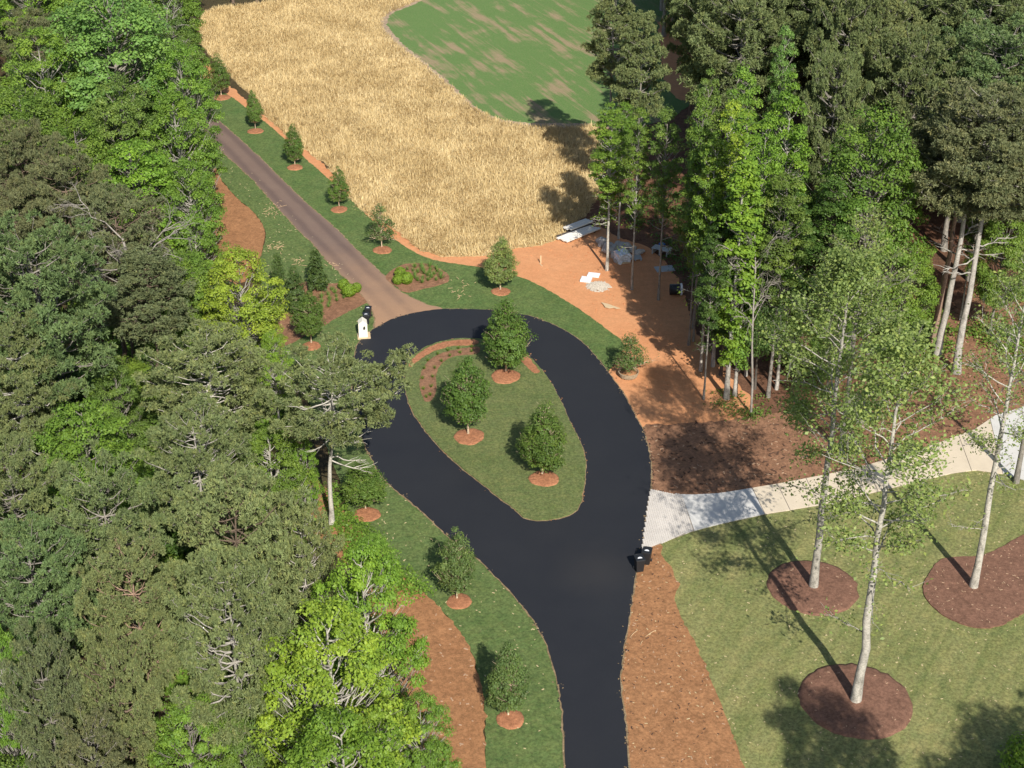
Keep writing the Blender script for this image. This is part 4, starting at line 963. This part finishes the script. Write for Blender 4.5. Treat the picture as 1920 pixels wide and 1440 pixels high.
# ------------------------------------------------------------ things on the clay
def boards(u0, v0, u1, v1, n, wid, mat, z, label, dark=None):
    a = Vector(G(u0, v0)); b = Vector(G(u1, v1)); d = b-a; L = d.length; th = math.atan2(d.y, d.x)
    t = empty('board_stack', ((a.x+b.x)/2, (a.y+b.y)/2, .02), th, label, 'boards', 'stacks of white boards')
    for i in range(n): box('board', (random.uniform(-.15, .15), (i-(n-1)/2)*(wid+.05), z+.1), (L*random.uniform(.93, 1.), wid, .12), mat, t, rz=random.uniform(-.01, .01))
    for k in (-.35, 0, .35): box('bearer', (k*L, 0, z+.0), (.1, n*(wid+.05), .08), M['darkwood'], t)
boards(1052, 455, 1116, 430, 4, .24, M['board'], .1, 'front stack of long white boards at the edge of the wheat')
boards(1062, 438, 1106, 421, 3, .24, M['board'], .3, 'rear shorter stack of white boards half in the wheat')
a = Vector(G(1043, 448)); b = Vector(G(1118, 423)); t = b-a
o = empty('dark_pipe', ((a.x+b.x)/2, (a.y+b.y)/2, .1), math.atan2(t.y, t.x), 'long dark pipe lying between the two white board stacks', 'pipe')
V, F = [], []; tube(V, F, [(-t.length/2, 0, .12), (t.length/2, 0, .12)], [.1, .1], 10); obj('pipe', py_mesh('pipe', V, F, M['darkwood'], True), o)
def rockmesh(seed):
    import bmesh
    rnd = random.Random(seed); bm = bmesh.new(); bmesh.ops.create_icosphere(bm, subdivisions=2, radius=.5)
    f = [(Vector((rnd.gauss(0, 1), rnd.gauss(0, 1), rnd.gauss(0, 1))).normalized(), rnd.uniform(.28, .45)) for _ in range(9)]
    for v in bm.verts:
        for nrm, dd in f:
            k = v.co.dot(nrm)-dd
            if k > 0: v.co -= nrm*k
    me = bpy.data.meshes.new('rock'); bm.to_mesh(me); bm.free(); me.materials.append(M['rock']); return me
RM = [rockmesh(i) for i in range(4)]
for i, (u, v, s) in enumerate([(1126,455,.8),(1131,461,.9),(1138,468,.8),(1143,475,.9),(1150,482,.7),(1146,464,.7),(1152,470,.8),(1158,462,.7),(1168,465,.8),(1178,468,.9),(1187,473,.8),(1196,478,.7),(1134,472,.5),(1203,475,.6),(1155,492,.5),(1160,470,.6),(1175,478,.7)]):
    x, y = G(u, v); o = obj('rock', RM[i % 4], label='grey fieldstone in the row of stones at the wood edge', category='stone', group='fieldstones at the wood edge'); o.location = (x, y, s*.25); o.scale = (s*1.2, s, s*.8); o.rotation_euler = (random.random(), random.random(), random.random()*6)
def rect_thing(name, u, v, sx, sy, sz, rz, mat, part, label, cat, z=.02, slats=0):
    x, y = G(u, v); t = empty(name, (x, y, z), rz, label, cat)
    if slats:
        for i in range(slats): box('slat', (0, (i-(slats-1)/2)*sy/slats, sz), (sx, sy/slats*.72, .03), mat, t, bev=0)
        for k in (-.42, 0, .42): box('bearer', (k*sx, 0, sz/2), (.09, sy, sz-.03), mat, t, bev=0)
    else: box(part, (0, 0, sz/2), (sx, sy, sz), mat, t, bev=.02)
    return t
def wrapped(u, v, s, label):
    import bmesh
    x, y = G(u, v); t = empty('wrapped_bundle', (x, y, .02), .3, label, 'bundle'); rnd = random.Random(4)
    bm = bmesh.new(); bmesh.ops.create_cube(bm, size=1); bmesh.ops.subdivide_edges(bm, edges=bm.edges[:], cuts=5, use_grid_fill=True)
    for v_ in bm.verts:
        v_.co = Vector((v_.co.x*s, v_.co.y*s, (v_.co.z+.5)*s*.8))+Vector((rnd.gauss(0, .05), rnd.gauss(0, .05), rnd.gauss(0, .04)))
    me = bpy.data.meshes.new('film'); bm.to_mesh(me); bm.free(); me.materials.append(M['film']); obj('film_wrap', me, t)
    box('pallet', (0, 0, .05), (s*1.1, s*1.1, .1), M['timber'], t, bev=0)
wrapped(1166, 490, 1.0, 'stone bundle in crinkled silvery plastic film at the shade edge')
rect_thing('pallet', 1190, 486, 1.1, .8, .14, .1, M['grey'], 'deck', 'small grey slatted pallet right of the film-wrapped bundle', 'pallet', slats=6)
rect_thing('covered_pallet', 1240, 476, 1.5, .85, .5, -.5, M['grey'], 'deck', 'grey slatted crate pallet lying in the tree shade', 'pallet', slats=8)
o = rect_thing('blue_barrel', 1241, 463, .42, .42, .3, .4, M['blue'], 'body', 'small bright blue container behind the grey crate pallet', 'container')
rect_thing('grey_sheet', 1246, 505, 1.5, 1.0, .06, .2, M['grey'], 'sheet', 'flat grey sheet lying in shade below the grey crate pallet', 'sheet', slats=0)
rect_thing('white_panel', 1099, 526, .85, .8, .16, -.25, M['white'], 'panel', 'left square white panel beside the gravel heap', 'panel')
rect_thing('white_panel', 1113, 517, .95, .7, .1, -.25, M['white'], 'panel', 'right flat white panel above the gravel heap', 'panel')
# black drum with white rim
x, y = G(1266, 552); dr = empty('drum', (x, y, .02), 0, 'black drum on its side with a white rim in the shade', 'drum')
V, F = [], []; tube(V, F, [(-.45, 0, .42), (-.44, 0, .42), (.35, 0, .42)], [.02, .42, .42], 20); obj('barrel', py_mesh('barrel', V, F, M['black'], True), dr)
V, F = [], []; tube(V, F, [(.45+.0*cos(a), cos(a)*.4, .42+sin(a)*.4) for a in np.linspace(0, 2*pi, 25)], [.09]*25, 8); obj('rim', py_mesh('rim', V, F, M['white'], True), dr)
# gravel heap
def gravel_heap(u, v, rad, n, seed, name='gravel_heap'):
    import bmesh
    r = random.Random(seed); cx, cy = G(u, v); V, F = [], []
    for _ in range(n):
        d = rad*math.sqrt(r.random())*r.uniform(.7, 1.1); a = r.uniform(0, 6.28); h = max(0, .32*(1-d/rad)); s = r.uniform(.05, .13)
        c = (cx+cos(a)*d, cy+sin(a)*d*.9, h*r.uniform(.8, 1)+.03); b = len(V)
        P = [(s, 0, 0), (-s, 0, 0), (0, s, 0), (0, -s, 0), (0, 0, s*.8), (0, 0, -s)]; th = r.random()*3; 
        V += [(c[0]+(p[0]*cos(th)-p[1]*sin(th))*r.uniform(.7, 1.2), c[1]+(p[0]*sin(th)+p[1]*cos(th))*r.uniform(.7, 1.2), c[2]+p[2]) for p in P]
        F += [(b+i, b+j, b+k) for i, j, k in ((0,2,4),(2,1,4),(1,3,4),(3,0,4),(2,0,5),(1,2,5),(3,1,5),(0,3,5))]
    return obj(name, py_mesh(name, V, F, M['pebble']), kind='stuff')
M['pebble'] = mat_plain('pale_pebbles', (.44, .39, .32), .85, .35, 5)
gravel_heap(1122, 538, .95, 650, 4)
# border stones along the meadow
V, F = [], []; rr_ = random.Random(9)
bl = smooth(PX([(1007,239),(957,236),(915,222),(877,199),(843,169),(809,139),(769,109),(732,80),(709,52),(717,27),(767,4),(800,-14)]), .35, .0, False)
for px_, py_ in bl:
    for _ in range(rr_.choice((0, 0, 1, 2))):
        s = rr_.uniform(.06, .18); bm_box(V, F, (px_+rr_.gauss(0, .35), py_+rr_.gauss(0, .35), .05), (s, s*rr_.uniform(.6, 1.2), s*.5), rr_.random()*3, .8)
obj('border_stones', py_mesh('border_stones', V, F, M['rock']), kind='stuff')
# scrap of plywood, stakes, sticks
x, y = G(1143, 577); pw = empty('plywood_scrap', (x, y, .03), -.5, 'splintered piece of pale plywood lying on the clay', 'plywood')
n_ = 9; top = [(-.85, .3), (-.3, .32), (.2, .22), (.85, .1), (.6, -.1), (.35, -.05), (.1, -.3), (-.25, -.28), (-.5, 0)]
V = [(a, b_, .1) for a, b_ in top]+[(a, b_, .06) for a, b_ in top]; obj('sheet', py_mesh('sheet', V, [tuple(range(n_-1, -1, -1)), tuple(range(n_, 2*n_))]+[(i, i+n_, (i+1) % n_+n_, (i+1) % n_) for i in range(n_)], M['timber']), pw)
x, y = G(1014, 494); stp = empty('survey_stake', (x, y, 0), 0, 'short pale survey stake standing on the clay below the wheat', 'stake')
V, F = [], []; bm_box(V, F, (0, 0, .35), (.09, .05, .7)); bm_box(V, F, (.0, -.3, .03), (.08, .5, .05), .4); obj('stake', py_mesh('stake', V, F, M['timber']), stp)
for u, v, L, rz, lab in ((1188, 1191, .75, .95, 'left one of the two dry sticks on the pine straw strip'), (1220, 1190, .85, .75, 'right one of the two dry sticks on the pine straw strip'), (1203, 1208, .4, 1.2, 'shortest faint twig below the two dry sticks')):
    x, y = G(u, v); V, F = [], []; tube(V, F, [(-L/2, 0, .05), (0, .03, .06), (L/2, 0, .05)], [.012, .02, .014], 5)
    o = obj('dry_stick', py_mesh('dry_stick', V, F, M['dry_stick'], True), label=lab, category='stick'); o.location = (x, y, .04); o.rotation_euler[2] = rz
# loose straw scraps on the verges
def scraps(name, spots, mat, seed):
    r = random.Random(seed); V, F = [], []
    for u, v, n, s in spots:
        cx, cy = G(u, v)
        for _ in range(n): L = r.uniform(.15, .5); bm_box(V, F, (cx+r.gauss(0, s), cy+r.gauss(0, s*1.5), .085+r.random()*.02), (L, .03, .015), r.uniform(0, 3))
    obj(name, py_mesh(name, V, F, mat), kind='stuff')
scraps('loose_straw', [(516, 465, 26, .35), (560, 492, 14, .25), (512, 400, 18, .4), (622, 498, 10, .3), (520, 385, 14, .35), (860, 545, 20, .8)], M['wheat'] if False else M['dry_stick'], 3)
# clods and stones over the clay
V, F = [], []; r_ = random.Random(12); cp = np.array(CLAY)
CP = PX([(960,480),(1050,460),(1120,470),(1200,560),(1330,700),(1380,760),(1215,795),(1190,690),(1060,540)])
q = np.array(CP); lo, hi = q.min(0), q.max(0)
for _ in range(500):
    p = (r_.uniform(lo[0], hi[0]), r_.uniform(lo[1], hi[1]))
    if inside(np.array([p]), CP)[0]: s = r_.uniform(.03, .1); bm_box(V, F, (p[0], p[1], .02+s*.2), (s, s*r_.uniform(.6, 1.4), s*.6), r_.random()*3, .8)
obj('clay_clods', py_mesh('clay_clods', V, F, M['clay']), kind='stuff')
def litter(name, poly, n, mat, z, seed, s0=.04, s1=.12):
    r = random.Random(seed); V, F = [], []; p = np.array(poly); q = np.random.default_rng(seed).uniform(p.min(0), p.max(0), (n*4, 2)); q = q[inside(q, poly)][:n]
    for x, y in q:
        s = r.uniform(s0, s1); bm_box(V, F, (x, y, z+s*.15), (s*r.uniform(1, 2.4), s*.6, s*.35), r.uniform(0, 3))
    obj(name, py_mesh(name, V, F, mat), kind='stuff')
M['chip'] = mat_plain('pale_chips', (.42, .28, .18), .9, .3, 3); M['darkchip'] = mat_plain('dark_chips', (.1, .055, .035), .9, .3, 3); M['tanchip'] = mat_plain('straw_bits', (.52, .42, .24), .9, .3, 3)
litter('wood_chips', MULCH_R, 500, M['chip'], .03, 1); litter('bark_pieces', MULCH_R, 1200, M['darkchip'], .03, 2, .06, .16)
litter('straw_bits', STRAW_R, 260, M['chip'], .05, 3, .03, .09); litter('bark_pieces', STRAW_R, 350, M['darkchip'], .05, 4, .03, .09)
litter('wood_chips', BEDC, 200, M['chip'], .115, 5, .03, .08); litter('straw_bits', STRAW_L, 250, M['chip'], .095, 6)
litter('straw_bits', LAWN, 1600, M['tanchip'], .036, 7, .03, .08); litter('straw_bits', SOD_L, 900, M['tanchip'], .053, 8, .03, .08)
for k_, (u_, v_, r__) in enumerate(((1604, 1314, 100), (1524, 1102, 80))):
    cx, cy = G(u_, v_); R__ = r__/scale_at(cx, cy, 0); litter('wood_chips', [(cx+cos(i*pi/12)*R__*.9, cy+sin(i*pi/12)*R__*.9) for i in range(24)], 90, M['chip'], .11, 20+k_, .03, .08)
# crumbs of soil and straw along the road edges
for nm_, line, mt_, sd_, zz in (('edge_crumbs', ASPH, 'edge', 31, .088), ('edge_crumbs', ISL, 'straw', 32, .11), ('edge_crumbs', ASPH, 'asphalt', 33, .07)):
    V, F = [], []; r = random.Random(sd_)
    for x, y in line:
        for _ in range(r.choice((0, 0, 0, 0, 1, 3))):
            s = r.uniform(.02, .07); bm_box(V, F, (x+r.gauss(0, .12), y+r.gauss(0, .12), zz+s*.1), (s*r.uniform(1, 2), s, s*.4), r.uniform(0, 3))
    obj(nm_, py_mesh(nm_, V, F, M[mt_]), kind='stuff')
C.render.engine = 'CYCLES'
